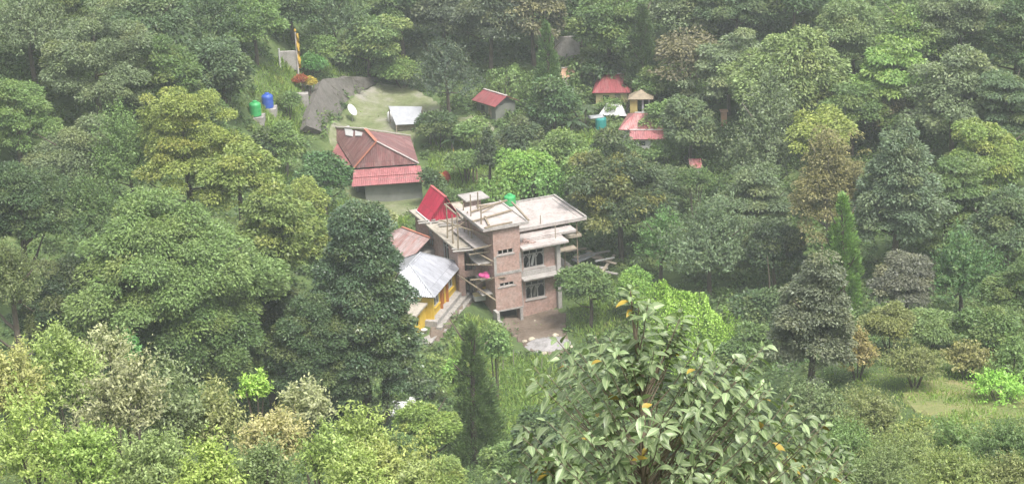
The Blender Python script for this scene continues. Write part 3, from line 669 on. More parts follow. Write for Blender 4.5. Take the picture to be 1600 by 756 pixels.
# lower pink skirt roofs: front in two courses, left side
q = MB(Mh)
q.poly_slab([(-.15, -1.1, 4.42), (WID+.25, -1.1, 4.42), (WID+.1, -.05, 4.85), (-.05, -.05, 4.85)], .05)
q.poly_slab([(-.35, -2.2, 3.92), (WID+.45, -2.2, 3.92), (WID+.25, -1.0, 4.38), (-.15, -1.0, 4.38)], .05)
lv = np.array(BL_)-np.array(FL); nv_ = np.array([-lv[1], lv[0], 0]); nv_ /= np.linalg.norm(nv_); F0 = np.array(FL)+lv*.12; F1 = np.array(FL)+lv*.8
q.poly_slab([tuple(F1+nv_*3.3-[0, 0, 1.5]), tuple(F0+nv_*3.3-[0, 0, 1.5]), tuple(F0-[0, 0, .15]), tuple(F1-[0, 0, .15])], .05); q.build_split('lower_roof', M['pink'], mh)
q = MB(Mh); q.wall('u', -1.5, .2, .9, WID+.1, fz_, 4.2); q.wall('u', .15, .15, .2, WID-.2, fz_+2, 4.8)
def wl(A_, B_): A_ = np.array(A_); B_ = np.array(B_); q.bar((A_[0], A_[1], 3.15), (B_[0], B_[1], 3.15), .2, 3.2)
cen = (np.array(FL)+np.array(FRt)+np.array(BR_)+np.array(BL_))/4
ins = [np.array(c_)+(cen-np.array(c_))*.07 for c_ in (FL, FRt, BR_, BL_)]
wl(ins[1], ins[2]); wl(ins[2], ins[3]); wl(ins[3], ins[0]); q.build_split('wall', M['grey_green'], mh)
q = MB(Mh); q.box(.9, WID+.1, -1.56, -1.502, fz_, fz_+.35); q.build('wall_base', M['concrete'], mh)
# pale skylight sheets lying on the left slope
nL = np.cross(np.array(FL)-np.array(BL_), np.array(a2)-np.array(BL_)); nL = nL/np.linalg.norm(nL)*(1 if nL[2] > 0 else -1)
def on_left(px, py):
    d = ray(px, py); o = Mh.loc(CP); e = np.array(Mh.loc(CP+d))-np.array(o); tt = (nL@(np.array(BL_)-np.array(o)))/(nL@e); return tuple(np.array(o)+e*tt+nL*.09)
for pp in (((541, 212), (552, 214), (553, 206), (546, 197), (539, 200)), ((556, 213), (566, 213), (567, 208), (556, 205))):
    q = MB(Mh); q.poly_slab([on_left(*x_) for x_ in pp], .03); q.build('skylight_sheet', M['tarp'], mh)

# broken concrete steps and blocks between house and revetment
for i, (a, b) in enumerate((((524, 192), (533, 168)), ((503, 222), (524, 205)), ((505, 212), (520, 198)))):
    A = atz(*a, 4.7); Bq = atz(*b, 4.8); q = MB(); q.bar(A, Bq, .5, .5); tag(q.build('concrete_kerb', M['concrete'], None), ['pale concrete kerb at the foot of the stone revetment', 'low concrete wall at the left back corner of the maroon house', 'short concrete step between revetment and maroon house'][i], 'kerb', 'concrete kerbs behind the maroon house')

# satellite dish
p = ground(551, 192); sd = thing('satellite_dish', 'white satellite dish standing behind the maroon house', 'satellite dish', p)
q = MB(); q.tube([p, p+np.array([0, 0, 1.0])], .04, 7); q.build('mast', M['frame'], sd)
c0 = p+np.array([0, 0, 1.25]); ax = np.array([.5, -.55, .67]); ax /= np.linalg.norm(ax); xx = np.cross(ax, [0, 0, 1]); xx /= np.linalg.norm(xx); yy = np.cross(xx, ax)
q = MB(); b0 = 0
for i, rr_ in enumerate((.02, .22, .4, .55)):
    for j in range(18):
        t_ = 2*math.pi*j/18; q.v.append(c0 + xx*rr_*math.cos(t_)*.8 + yy*rr_*math.sin(t_)*1.25 + ax*(rr_**2*.5))
for i in range(3):
    for j in range(18): q.f.append([i*18+j, i*18+(j+1) % 18, (i+1)*18+(j+1) % 18, (i+1)*18+j])
o = q.build('dish', M['tarp'], sd); so_ = o.modifiers.new('thick', 'SOLIDIFY'); so_.thickness = .03
q = MB(); q.tube([c0-yy*.6, c0+ax*.65], .02, 6); q.build('feed_arm', M['frame'], sd)

# stone revetment round the clearing
def revet(name, base, top, mat, label, thick=.7, ns=70, nv=16, amp=.022):
    base = np.array(base); top = np.array(top)
    tt = np.linspace(0, 1, ns); k = np.linspace(0, 1, len(base))
    bx = np.stack([np.interp(tt, k, base[:, i]) for i in range(3)], -1); tx = np.stack([np.interp(tt, k, top[:, i]) for i in range(3)], -1)
    vv = np.linspace(0, 1, nv); P = bx[None]*(1-vv[:, None, None]) + tx[None]*vv[:, None, None]
    P += rng.normal(0, 1, P.shape)*amp*.45 + amp*np.sin(P[..., [1, 2, 0]]*2.3)
    me_o = grid_mesh(name, P[..., 0], P[..., 1], P[..., 2], mat)
    s = me_o.modifiers.new('thick', 'SOLIDIFY'); s.thickness = thick; s.offset = -1
    me_o.data.polygons.foreach_set('use_smooth', np.zeros(len(me_o.data.polygons), bool))
    return tag(me_o, label, 'retaining wall')
gb = [ground(*a) for a in ((512, 212), (527, 190), (541, 163), (549, 158))]
gt = [atz(478, 196, 7.8), atz(484, 172, 8.2), atz(499, 132, 8.8), atz(504, 124, 8.8)]
revet('retaining_wall', gb, gt, M['stone'], 'sloping rough stone revetment left of the clearing')
gb = [ground(*a) for a in ((549, 158), (570, 140), (594, 129))]
gt = [atz(504, 124, 8.6), atz(545, 120, 7.6), atz(590, 121, 5.9)]
revet('retaining_wall', gb, gt, M['stone'], 'upright stone wall along the back of the clearing', ns=50)

# canopy on posts over the clearing
p = ground(640, 200); cn = thing('open_canopy', 'open shelter with a pale tin sheet roof at the edge of the clearing', 'canopy', p)
c4 = [aty(607, 166, p[1]+1.0), aty(660, 174, p[1]+1.0), aty(650, 194, p[1]-1.6), aty(618, 188, p[1]-1.6)]
z1, z2 = c4[0][2], c4[2][2]
q = MB(); q.poly_slab([(c4[3][0], c4[3][1], z2), (c4[2][0]+.3, c4[2][1], z2), (c4[1][0], c4[1][1], z1-.2), (c4[0][0], c4[0][1], z1)], .04); q.build('roof', M['tarp_grey'], cn)
for a, z in ((c4[0], z1), (c4[1], z1-.2), (c4[2], z2), (c4[3], z2)):
    g_ = h1(a[0], a[1]); q = MB(); q.tube([(a[0]*.97+p[0]*.03, a[1], g_), (a[0]*.97+p[0]*.03, a[1], z-.05)], .06, 7); q.build('post', M['timber'], cn)
p2 = ground(612, 192); jar('white_drum', p2, [(.4, 0), (.42, .1), (.42, 1.0), (.3, 1.1), (.05, 1.12)], M['tarp'], 'white drum at the left post of the open canopy', 'drum')
q = MB(); q.box(p[0]-1.2, p[0]+1.4, p[1]-1.0, p[1]+.2, p[2], p[2]+.8); tag(q.build('stacked_timber', M['timber'], None), 'low stack of brown timber under the open canopy', 'timber stack')

# water tanks on the slope
for px, py, mt, lb in ((400, 184, 'green', 'green plastic water tank on the grassy slope, beside the blue one'), (419, 170, 'blue', 'blue plastic water tank on the grassy slope')):
    g_ = ground(px, py); q = MB(); q.box(g_[0]-.8, g_[0]+.8, g_[1]-.8, g_[1]+.8, g_[2]-.8, g_[2]+.1); tag(q.build('tank_base', M['concrete'], None), 'concrete block under the %s water tank' % mt, 'tank base')
    tank('water_tank', g_+np.array([0, 0, .102]), .56, 1.45, M[mt], lb, 'water tanks on the slope')

# prayer flag pole, lone white post, concrete wall, plinth
def flagpole(px, py, h, label, cloth, cw):
    p = ground(px, py); t = thing('flag_pole', label, 'flag pole', p)
    q = MB(); q.tube([p, p+np.array([0, 0, h])], [.1, .06], 8); q.build('pole', M['cap_white'], t)
    q = MB(); n = 24; 
    for i in range(n+1):
        z = p[2]+h*.22+(h*.75)*i/n; w_ = cw*(1+.1*math.sin(i*1.3))
        for j, s in enumerate((.08, .5, 1)): q.v.append(np.array([p[0]+.05+s*w_, p[1]-.05+.12*math.sin(i*.7+s*3), z]))
    for i in range(n):
        for j in range(2): q.f.append([i*3+j, i*3+j+1, (i+1)*3+j+1, (i+1)*3+j])
    o = q.build('banner', cloth, t); m_ = o.modifiers.new('thick', 'SOLIDIFY'); m_.thickness = .015
    q = MB(); q.lathe(p+np.array([0, 0, h]), [(.03, 0), (.12, .08), (.12, .2), (.02, .35)], 10); q.build('finial', M['banner'], t); return t
flagpole(467, 124, 4.9, 'tall pale pole with a narrow yellow prayer banner above the revetment', M['banner'], .28)
p = ground(438, 107); q = MB(); q.tube([p, p+np.array([0, 0, 2.0])], [.1, .09], 8); tag(q.build('white_post', M['white'], None), 'short white post left of the tall yellow prayer banner', 'post')
p = ground(450, 106); q = MB(); q.box(p[0]-.7, p[0]+.9, p[1], p[1]+.3, p[2]-.3, p[2]+1.7); tag(q.build('concrete_wall', M['concrete'], None, bevel=.03), 'grey concrete wall fragment behind the yellow prayer banner', 'wall')
p = ground(476, 140); q = MB(); q.box(p[0]-.8, p[0]+.8, p[1]-.4, p[1]+.4, p[2]-.5, p[2]+.3); q.box(p[0]-.5, p[0]+.5, p[1]-.3, p[1]+.3, p[2]+.3, p[2]+.55); tag(q.build('concrete_plinth', M['concrete'], None, bevel=.03), 'stepped concrete plinth below the red flowering shrub', 'plinth')
p = ground(466, 160); q = MB(); q.box(p[0]-.8, p[0]+1.0, p[1], p[1]+.8, p[2]-.8, p[2]+.7); tag(q.build('concrete_block', M['concrete'], None, bevel=.03), 'pale concrete block beside the top of the revetment', 'block')

# generic small house
def small_house(name, label, cat, px, py, ang, w_, d_, hw, hr, roof, wall, hip=0., door=True, ov=.35, group=None):
    p = ground(px, py); fr_ = Fr(p, ang); t = thing(name, label, cat, p, group)
    q = MB(fr_); zr = hw+hr
    a, b, c, d_1 = (-w_/2-ov, -ov, hw-.05), (w_/2+ov, -ov, hw-.05), (w_/2+ov, d_+ov, hw-.05), (-w_/2-ov, d_+ov, hw-.05)
    r1, r2 = (-w_/2-ov+hip, d_/2, zr), (w_/2+ov-hip, d_/2, zr)
    q.poly_slab([a, b, r2, r1], .05); q.poly_slab([c, d_1, r1, r2], .05)
    if hip: q.poly_slab([b, c, r2], .05); q.poly_slab([d_1, a, r1], .05)
    q.build('roof', roof, t)
    q = MB(fr_); q.bar((r1[0], r1[1], zr+.03), (r2[0], r2[1], zr+.03), .24, .05); q.build('ridge_cap', M['cap_white'], t)
    q = MB(fr_); ho = [(-w_*.28, -w_*.08, hw*.35, hw*.72), (w_*.1, w_*.1+.6, 0, hw*.82)]
    q.wall('u', 0, .15, -w_/2, w_/2, -.6, hw-.1, ho); q.wall('u', d_-.15, .15, -w_/2, w_/2, -.6, hw-.1); q.wall('v', -w_/2, .15, .15, d_-.15, -.6, hw-.1); q.wall('v', w_/2-.15, .15, .15, d_-.15, -.6, hw-.1)
    if not hip:
        for s in (-w_/2, w_/2-.1): q.poly_slab([(s, .1, hw-.1), (s, d_-.1, hw-.1), (s, d_/2, zr-.1)], .1)
    q.build('wall', wall, t)
    q = MB(fr_); q.box(ho[1][0], ho[1][1], .05, .1, 0, ho[1][3]); q.build('door', M['timber'], t)
    q = MB(fr_); q.box(ho[0][0], ho[0][1], .05, .1, ho[0][2], ho[0][3]); q.build('window', M['glass'], t)
    return t
small_house('red_roof_shed', 'small shed with a weathered red gable roof beside the dark rounded tree', 'shed', 760, 182, -52, 3.2, 2.6, 1.5, .8, M['red'], M['grey_green'])
small_house('red_roof_house', 'house with a dull red hip roof among trees above the white tarp', 'house', 956, 166, -8, 3.3, 7.0, 1.5, .95, M['red'], M['creamy'], hip=1.2)
small_house('pale_red_house', 'house with a pale patched red roof half hidden behind dark treetop', 'house', 1003, 226, -14, 3.9, 5.0, 1.6, .9, M['palered'], M['white'], hip=1.2)
small_house('pink_lean_to', 'low lean-to with a faded pink roof in front of the pale red house', 'lean-to', 1012, 236, -8, 2.9, 2.0, 1.3, .5, M['pink'], M['white'])
small_house('peach_cottage', 'tiny peach roofed hut behind the bent bare trunk', 'hut', 884, 138, 20, 1.6, 1.6, 1.2, .7, M['peach'], M['timber_grey'])

# yellow gatehouse with grey cap roof
p = ground(1000, 186); fr_ = Fr(p, -8); t = thing('yellow_gatehouse', 'narrow yellow walled porch with a grey pyramid roof right of the red roof', 'porch', p)
q = MB(fr_); q.box(-1.0, -.25, 0, 1.4, -.3, 2.1); q.build('wall', mat_plain('dull_yellow', (.50, .40, .14), .7, .3, 2), t)
for u in (.3, .95):
    q = MB(fr_); q.box(u-.09, u+.09, .05, .23, -.3, 2.1); q.build('post', M['tarp_grey'], t)
q = MB(fr_); q.box(.2, 1.1, 1.2, 1.35, -.3, 2.1); q.build('back_wall', M['dark'], t)  # near-black colour stands for the shade behind the posts
q = MB(fr_)
R0 = (0.1, .7, 2.9); cs = [(-1.2, -.3, 2.12), (1.4, -.3, 2.12), (1.4, 1.7, 2.12), (-1.2, 1.7, 2.12)]
for i in range(4): q.poly_slab([cs[i], cs[(i+1) % 4], R0], .05)
q.build('roof', M['bamboo'], t)
# white tarp, teal tank
p = ground(958, 184); t = MB(); t.poly_slab([p+np.array([-1.5, -.6, .5]), p+np.array([1.4, -.7, .3]), p+np.array([.9, .6, 1.2]), p+np.array([-.4, .7, 1.6])], .04); t.poly_slab([p+np.array([-.4, .7, 1.6]), p+np.array([.9, .6, 1.2]), p+np.array([1.2, 1.8, .3]), p+np.array([-1.0, 1.8, .4])], .04)
tag(t.build('white_tarp', M['tarp'], None), 'white tarpaulin tent draped under the red hip roof', 'tarp')
p = ground(939, 203); fr_ = Fr(p, 12); t = thing('teal_water_tank', 'teal tank with a crumpled pale cover among banana leaves', 'tank', p)
q = MB(fr_); q.lathe((0, 0, 0), [(.55, 0), (.58, .1), (.58, 1.1), (.5, 1.25)], 14, world=False); q.build('body', M['teal'], t)
q = MB(fr_); q.box(-1.2, .35, -.2, .7, 1.2, 1.4); q.build('cover', M['tarp_grey'], t, bevel=.06)
# rear grey cliff wall at the top of the picture
p = ground(885, 96); q = MB(); q.box(p[0]-1.2, p[0]+1.5, p[1], p[1]+.5, p[2]-.5, p[2]+2.6); tag(q.build('concrete_wall', M['concrete'], None, bevel=.05), 'grey concrete wall high up behind the narrow green tree', 'wall')
# peach column and pink patch seen between the trees on the right
p = ground(1131, 197); z_ = p[2]; q = MB(); q.box(p[0]-.28, p[0]+.28, p[1]-.28, p[1]+.28, z_-.2, p[2]+1.5); q.box(p[0]-.4, p[0]+.4, p[1]-.4, p[1]+.4, p[2]+1.5, p[2]+1.62); tag(q.build('peach_pillar', M['peach'], None, bevel=.03), 'peach coloured pillar showing between the trees on the right', 'pillar')
p = ground(1087, 276); z_ = p[2]; p = p+np.array([0, 0, 1.1]); fr_ = Fr((p[0], p[1], z_), 0); t = thing('pink_tin_hut', 'pale pink hut roof almost hidden in the trees below the peach pillar', 'hut', (p[0], p[1], z_)); hh = p[2]-z_
q = MB(fr_); q.poly_slab([(-.6, -.7, hh-.1), (.6, -.7, hh-.1), (.6, .7, hh+.4), (-.6, .7, hh+.4)], .05); q.build('roof', M['palered'], t); q = MB(fr_); q.box(-.5, .5, -.5, .6, -.3, hh-.12); q.build('wall', M['white'], t)

# bamboo posts, pennant, red-yellow tent behind the brick house
pl_ = ['left one of the bamboo posts behind the crimson hut', 'second bamboo post behind the crimson hut', 'third bamboo post behind the crimson hut', 'tallest pale bamboo post, nearest the dark bush behind the tower']
for i, (px, py, ty) in enumerate(((733, 286, 248), (740, 290, 250), (727, 284, 252), (746, 293, 247))):
    p = ground(px, py); tp = aty(px, ty, p[1]); q = MB(); q.tube([p, (p[0]+rng.normal(0, .05), p[1], tp[2])], [.1, .07], 7); tag(q.build('bamboo_post', M['bamboo'], None), pl_[i], 'post', 'bamboo posts behind the tower')
p = ground(710, 268); t = thing('pennant_pole', 'thin pole with a small yellow pennant above the crimson hut', 'flag pole', p)
q = MB(); q.tube([p, p+np.array([0, 0, 2.3])], .04, 6); q.build('pole', M['bamboo'], t)
q = MB(); q.poly_slab([p+np.array([-.18, -.05, .9]), p+np.array([.2, -.05, .9]), p+np.array([.02, -.05, 2.3])], .03); q.build('pennant', M['banner'], t)
p = ground(692, 286); t = thing('striped_tent', 'small round red and yellow tent behind the crimson hut', 'tent', p)
q = MB(); q.lathe(p+np.array([-.25, 0, 0]), [(.75, 0), (.7, .45), (.45, .85), (.1, 1.05)], 14); q.build('canopy', M['banner'], t, smooth=True)
q = MB(); q.lathe(p+np.array([.3, .1, 0]), [(.55, 0), (.52, .5), (.32, .95), (.06, 1.15)], 14); q.build('canopy', M['redcloth'], t, smooth=True)
# ================================================================== vegetation
def unit(v): return v/(np.linalg.norm(v, axis=-1, keepdims=True)+1e-9)
def rdir(n): return unit(rng.normal(0, 1, (n, 3)))
def leafmesh(name, P, D, NN, Sz, Wd, age, mat, bend=.18):
    D = unit(D); NN = NN - D*(NN*D).sum(-1, keepdims=True); NN = unit(NN); X = np.cross(D, NN)
    s = Sz[:, None]; w = (Sz*Wd)[:, None]
    mid = P + D*s*.45
    V = np.stack([P, mid + X*w*.5 + NN*s*.06, P + D*s - NN*s*bend, mid - X*w*.5 + NN*s*.06], 1).reshape(-1, 3)
    n = len(P); me = bpy.data.meshes.new(name)
    me.vertices.add(4*n); me.vertices.foreach_set('co', V.astype(np.float32).ravel())
    me.loops.add(4*n); me.loops.foreach_set('vertex_index', np.arange(4*n, dtype=np.int32))
    me.polygons.add(n); me.polygons.foreach_set('loop_start', np.arange(0, 4*n, 4, dtype=np.int32)); me.update(calc_edges=True)
    a = me.attributes.new('age', 'FLOAT', 'FACE'); a.data.foreach_set('value', np.clip(age, 0, 1).astype(np.float32))
    me.materials.append(mat); return me
NLEAF = [0]
def lobes():
    k = rng.normal(0, 1, (5, 3))*2.2; ph = rng.uniform(0, 6.28, 5); return k, ph
def lobef(d, L): return 1 + .19*np.sin(d@L[0].T + L[1]).sum(-1)/1.4

def crown_points(kind, rx, rz, s, dens=1.0, fresh=.15, prof=None):
    """leaf positions, directions, normals, sizes, width ratios and ages, about the crown's centre"""
    L = lobes(); A_ = 2*math.pi*rx*rz*1.5
    if kind in ('broad', 'layered', 'bush', 'sparse'):
        rc0 = {'broad': .20, 'layered': .23, 'bush': .26, 'sparse': .2}[kind]*min(rx, rz*1.3)
        rc0 = min(max(rc0, 3.2*s), 1.25)
        K = int(max(10, dens*2.1*A_/(math.pi*rc0**2)*(.6 if kind == 'sparse' else 1)))
        d = rdir(K*2); d = d[d[:, 2] > (-.55 if kind != 'bush' else -.3)][:K]; K = len(d)
        rad = (rng.uniform(.35, 1, K)**.55)*lobef(d, L)*.9
        C_ = d*rad[:, None]*np.array([rx, rx, rz])*.87
        tp_ = prof if prof is not None else (rng.uniform(.05, .5) if kind != 'bush' else rng.uniform(0, .35))
        if tp_ > .6:      # spire: widest near the ground
            zz_ = rng.uniform(-1, .93, K); C_ = unit(C_[:, :2])*(np.clip(1.1-(zz_+1)/2, .02, 1)**tp_*rng.uniform(.3, 1, K)**.5)[:, None]*rx; C_ = np.c_[C_, zz_*rz]
        else: C_[:, :2] *= (1+.25*tp_-tp_*C_[:, 2:]/rz)
        C_[:, :2] += rng.normal(0, .12*rx, 2)*(C_[:, 2:]/rz)
        gd = rdir(4); hole = ((C_/np.array([rx, rx, rz]))@gd.T > rng.uniform(.55, .75)).any(1) & (rng.random(K) < .65)
        C_ = C_[~hole]; K = len(C_)
        if kind == 'layered':
            st = rc0*1.1; C_[:, 2] = np.round(C_[:, 2]/st + rng.normal(0, .3, K))*st
        rc = rc0*rng.uniform(.6, 1.25, K)
        cov = {'broad': 1.25, 'layered': 1.15, 'bush': 1.3, 'sparse': .45}[kind]
        cnt = np.maximum(6, (cov*2*math.pi*rc**2/(.30*s*s))*rng.uniform(.6, 1.2, K)).astype(int)
        idx = np.repeat(np.arange(K), cnt); n = len(idx)
        e = rdir(n); e[:, 2] = np.where(e[:, 2] < -.25, -e[:, 2]*.8, e[:, 2]); fl = {'broad': .75, 'layered': .48, 'bush': .8, 'sparse': .8}[kind]
        P = C_[idx] + e*(rc[idx]*rng.uniform(.7, 1.08, n))[:, None]*np.array([1, 1, fl])
        out = unit(C_/np.array([rx, rx, rz]) + 1e-6)[idx]
        NN = unit(e*.7 + out*.25 + np.array([0, 0, .55]) + rng.normal(0, .33, (n, 3)))
        D = unit(e*np.array([1, 1, .55]) + out*np.array([.6, .6, 0]) + rng.normal(0, .4, (n, 3)) + np.array([0, 0, -.4 if kind == 'layered' else -.2]))
        tip = np.clip(e[:, 2], 0, 1)*rng.random(n)
        cl_age = rng.random(K)**3*fresh*2
        age = cl_age[idx] + fresh*tip*rng.random(n)
        return P, D, NN, s*rng.uniform(.65, 1.3, n), rng.uniform(.42, .66, n), age
    if kind in ('shoots', 'plume'):   # many leafy shoots fanning up from the root
        A_ = math.pi*rx*rx+2*math.pi*rx*rz; ns = int(max(16, dens*A_/(s*s)*.30)); d = rdir(ns*2); d = d[d[:, 2] > -.15][:ns]; ns = len(d)
        k = lobef(d, L)*rng.uniform(.55, 1.12, ns); E = d*k[:, None]*np.array([rx, rx, rz]); E[:, 2] += .25*rz*rng.random(ns)**3
        m = 19; idx = np.repeat(np.arange(ns), m); t = np.tile(np.linspace(1, .15, m), ns)*rng.uniform(.92, 1.05, ns*m)
        root = np.array([0, 0, -rz*.9])
        if kind == 'plume': tq = rng.uniform(.15, .6); E[:, :2] *= (1.1-tq*E[:, 2:]/rz)
        a_ = (E*np.array([.55, .55, .9])+root*.25)
        P = a_[idx]+(E[idx]-a_[idx])*((t[:, None]-.15)/.85)+rng.normal(0, .35*s, (ns*m, 3))
        ax = unit(E-a_)[idx]; ax[:, 2] += .35; ax = unit(ax); sd = rdir(ns*m); tip = (t > .93)[:, None]
        D = unit(ax*np.where(tip, .9, .35)+sd*.85+np.array([0, 0, -.1])); NN = unit(ax*.5+np.array([0, 0, .8])+rng.normal(0, .35, (ns*m, 3)))
        ag = rng.random(ns)**2.5*fresh*1.6; age = ag[idx]*(.4+.8*(t > .8)); return P, D, NN, s*rng.uniform(.6, 1.25, ns*m)*(.8+.3*(t < .9)), rng.uniform(.34, .56, ns*m), age
    if kind == 'conifer':
        P, D, NN, Sz = [], [], [], []
        Hh = 2*rz; z = 0
        while z < Hh*.97:
            f = 1-z/Hh; R = rx*(f**.8)*rng.uniform(.8, 1.12); nb = int(5+6*f); 
            for b in range(nb):
                a = rng.uniform(0, 6.28); m = max(4, int(dens*R/s*9)); t = rng.uniform(.12, 1, m)**.7
                ln = R*rng.uniform(.75, 1.1); px = np.stack([np.cos(a)*t*ln, np.sin(a)*t*ln, -rz + z - .22*ln*t**1.3 + rng.normal(0, .25*s, m)], -1) + rng.normal(0, .1, (m, 3))*ln*.9*np.array([1, 1, .45])
                P.append(px); D.append(np.tile([math.cos(a), math.sin(a), -.3], (m, 1)) + rng.normal(0, .45, (m, 3))); NN.append(np.tile([0, 0, 1.], (m, 1)) + rng.normal(0, .4, (m, 3))); Sz.append(s*rng.uniform(.7, 1.3, m))
            z += max(.16*rx, .9*s)*rng.uniform(.7, 1.2)
        P = np.concatenate(P); n = len(P); return P, np.concatenate(D), np.concatenate(NN), np.concatenate(Sz), rng.uniform(.3, .5, n), fresh*rng.random(n)**2
    if kind == 'feather':   # slim spire of upswept plumes
        K = int(dens*150*rz/3); f = rng.random(K)**1.15; a = rng.uniform(0, 6.28, K); R = rx*(1-f)**.75*(.45+.6*rng.random(K))
        C_ = np.stack([np.cos(a)*R, np.sin(a)*R, -rz+2*rz*f], -1); rc = rx*.24*(1-.45*f)*rng.uniform(.7, 1.25, K)
        cnt = np.maximum(8, 1.6*4*rc**2/(.2*s*s)).astype(int); idx = np.repeat(np.arange(K), cnt); n = len(idx)
        e = rdir(n); P = C_[idx]+e*rc[idx][:, None]*np.array([.75, .75, 1.35])*rng.uniform(.4, 1, n)[:, None]
        o = np.stack([np.cos(a), np.sin(a), 0*a], -1)[idx]
        D = o*.8 + e*.5 + np.array([0, 0, .7]); NN = o*.6 + e*.6 + np.array([0, 0, .4]) + rng.normal(0, .3, (n, 3))
        return P, D, NN, s*rng.uniform(.7, 1.4, n), rng.uniform(.22, .4, n), fresh*rng.random(n)
    if kind == 'vine':      # creeper draped over a support: skin of small leaves and hanging strands
        n = int(dens*9*rx*rz/(.26*s*s)); d = rdir(n); d[:, 2] = np.abs(d[:, 2]); rad = lobef(d, L)*rng.uniform(.88, 1.04, n)
        q = np.sign(d)*np.abs(d)**.6; q = q/np.max(np.abs(unit(q)), axis=1, keepdims=True)*.0 + unit(q)
        P = q*rad[:, None]*np.array([rx, rx*.8, 2*rz]) - np.array([0, 0, rz]); P += .12*rx*np.sin(P*np.array([2.1, 1.7, 1.3])+1.3)
        NN = unit(d + np.array([0, 0, .4]) + rng.normal(0, .3, (n, 3))); D = unit(rng.normal(0, .6, (n, 3)) + np.array([0, 0, -.9]))
        ns = int(30*dens); 
        for i in range(ns):
            a = rng.uniform(0, 6.28); m = int(2*rz/s*2.2); t = np.linspace(.1, 1, m); r_ = rng.uniform(.85, 1.04)
            sp = np.stack([np.cos(a)*rx*r_+0*t, np.sin(a)*rx*.8*r_+0*t, rz*(.1-1.1*t)], -1) + rng.normal(0, s*.3, (m, 3))
            P = np.r_[P, sp]; o = np.tile([math.cos(a), math.sin(a), .3], (m, 1)); NN = np.r_[NN, o+rng.normal(0, .3, (m, 3))]; D = np.r_[D, rng.normal(0, .4, (m, 3))+np.array([0, 0, -1])]
        n = len(P); return P, D, NN, s*rng.uniform(.7, 1.25, n), rng.uniform(.6, .85, n), fresh*rng.random(n)

def trunk_mb(p0, zc, rx, rz, r0, nl=6, top=.6, lean=0):
    q = MB(); p0 = np.array(p0); up = zc+rz*top-p0[2]
    pts = [p0+np.array([lean*t+.12*math.sin(t*5+p0[0]), .1*math.cos(t*4+p0[1]), up*t-(.3 if t == 0 else 0)]) for t in np.linspace(0, 1, 6)]
    q.tube(pts, list(np.linspace(r0, r0*.25, 6)), 7)
    for i in range(nl):
        t = rng.uniform(.35, .9); a = i*2.4+rng.uniform(0, .6); k = min(4, int(t*5)); b = pts[k]*(1-(t*5-k)) + pts[k+1]*(t*5-k)
        e = b+np.array([math.cos(a)*rx*.75, math.sin(a)*rx*.75, rz*rng.uniform(.1, .6)]); m = (b+e)/2+np.array([0, 0, -.12*rx])
        q.tube([b, m, e], [r0*.4, r0*.28, r0*.08], 5)
    return q
TREEINFO = []
def plant(name, cat, kind, px, top, bot, w_, Y, col, label, s=None, mat='leaf', dens=1.0, fresh=.2, bark='bark', group=None, lean=0, nl=6, depth=None, prof=None, lum=1.0):
    py = (top+bot)/2
    while Y > 50:      # keep the foot of the plant on the ground that can be seen below it
        q0 = aty(px, top, Y); need = (bot-top)*Y/F*(1.0 if kind in ('bush', 'vine', 'shoots') else 1.12)
        if q0[2]-h1(q0[0], Y) >= need: break
        Y -= 1.0
    if group == SCR: col = (col[0]*1.0, col[1]*.97, col[2]*1.15)
    pc = aty(px, py, Y); k = float((pc-CP)@_f); rx = w_/2*k/F
    zt = aty(px, top, Y)[2]; zb = aty(px, bot, Y)[2]; g = h1(pc[0], Y); zb = max(zb, g+(.05 if kind in ('bush', 'vine', 'shoots') else .4)); 
    if zt - zb < .5: zb = zt-.5
    rz = (zt-zb)/2; zc = (zt+zb)/2
    s = (s or 6.6)*.70*k/F
    TREEINFO.append((name, px, top, round(Y), 'g%.1f' % g, 'h%.1f' % (zt-g), 'r%.1f' % rx))
    t = thing(name, label, cat, (pc[0], Y, g), group)
    P, D, NN, Sz, Wd, age = crown_points(kind, rx*1.04, rz, s, dens, fresh, prof)
    P = P + np.array([0, 0, zc-g]); ok = P[:, 2] > -.6; P, D, NN, Sz, Wd, age = P[ok], D[ok], NN[ok], Sz[ok], Wd[ok], age[ok]
    NLEAF[0] += len(P)
    me = leafmesh('crown', P, D, NN, Sz, Wd, age, M[mat]); o = link_mesh('foliage' if kind in ('bush', 'vine', 'shoots') else 'crown', me, None, t); o.color = (col[0]*1.85*lum, col[1]*1.82*lum, col[2]*1.62*lum, 1)
    if kind in ('bush', 'vine', 'shoots'):
        q = MB()
        for i in range(5):
            a = i*1.3; q.tube([(pc[0]+.1*math.cos(a), Y+.1*math.sin(a), g-.2), (pc[0]+rx*.35*math.cos(a), Y+rx*.35*math.sin(a), g+(zc-g)*.8), (pc[0]+rx*.6*math.cos(a), Y+rx*.6*math.sin(a), zc+rz*.4)], [.05, .035, .015], 5)
        q.build('stem', M[bark], t)
    else:
        q = trunk_mb((pc[0]-lean, Y, g), zc, rx, rz, .05+.022*(zt-g), nl, .55 if kind != 'feather' and kind != 'conifer' else .9, lean); q.build('trunk', M[bark], t)
    return t

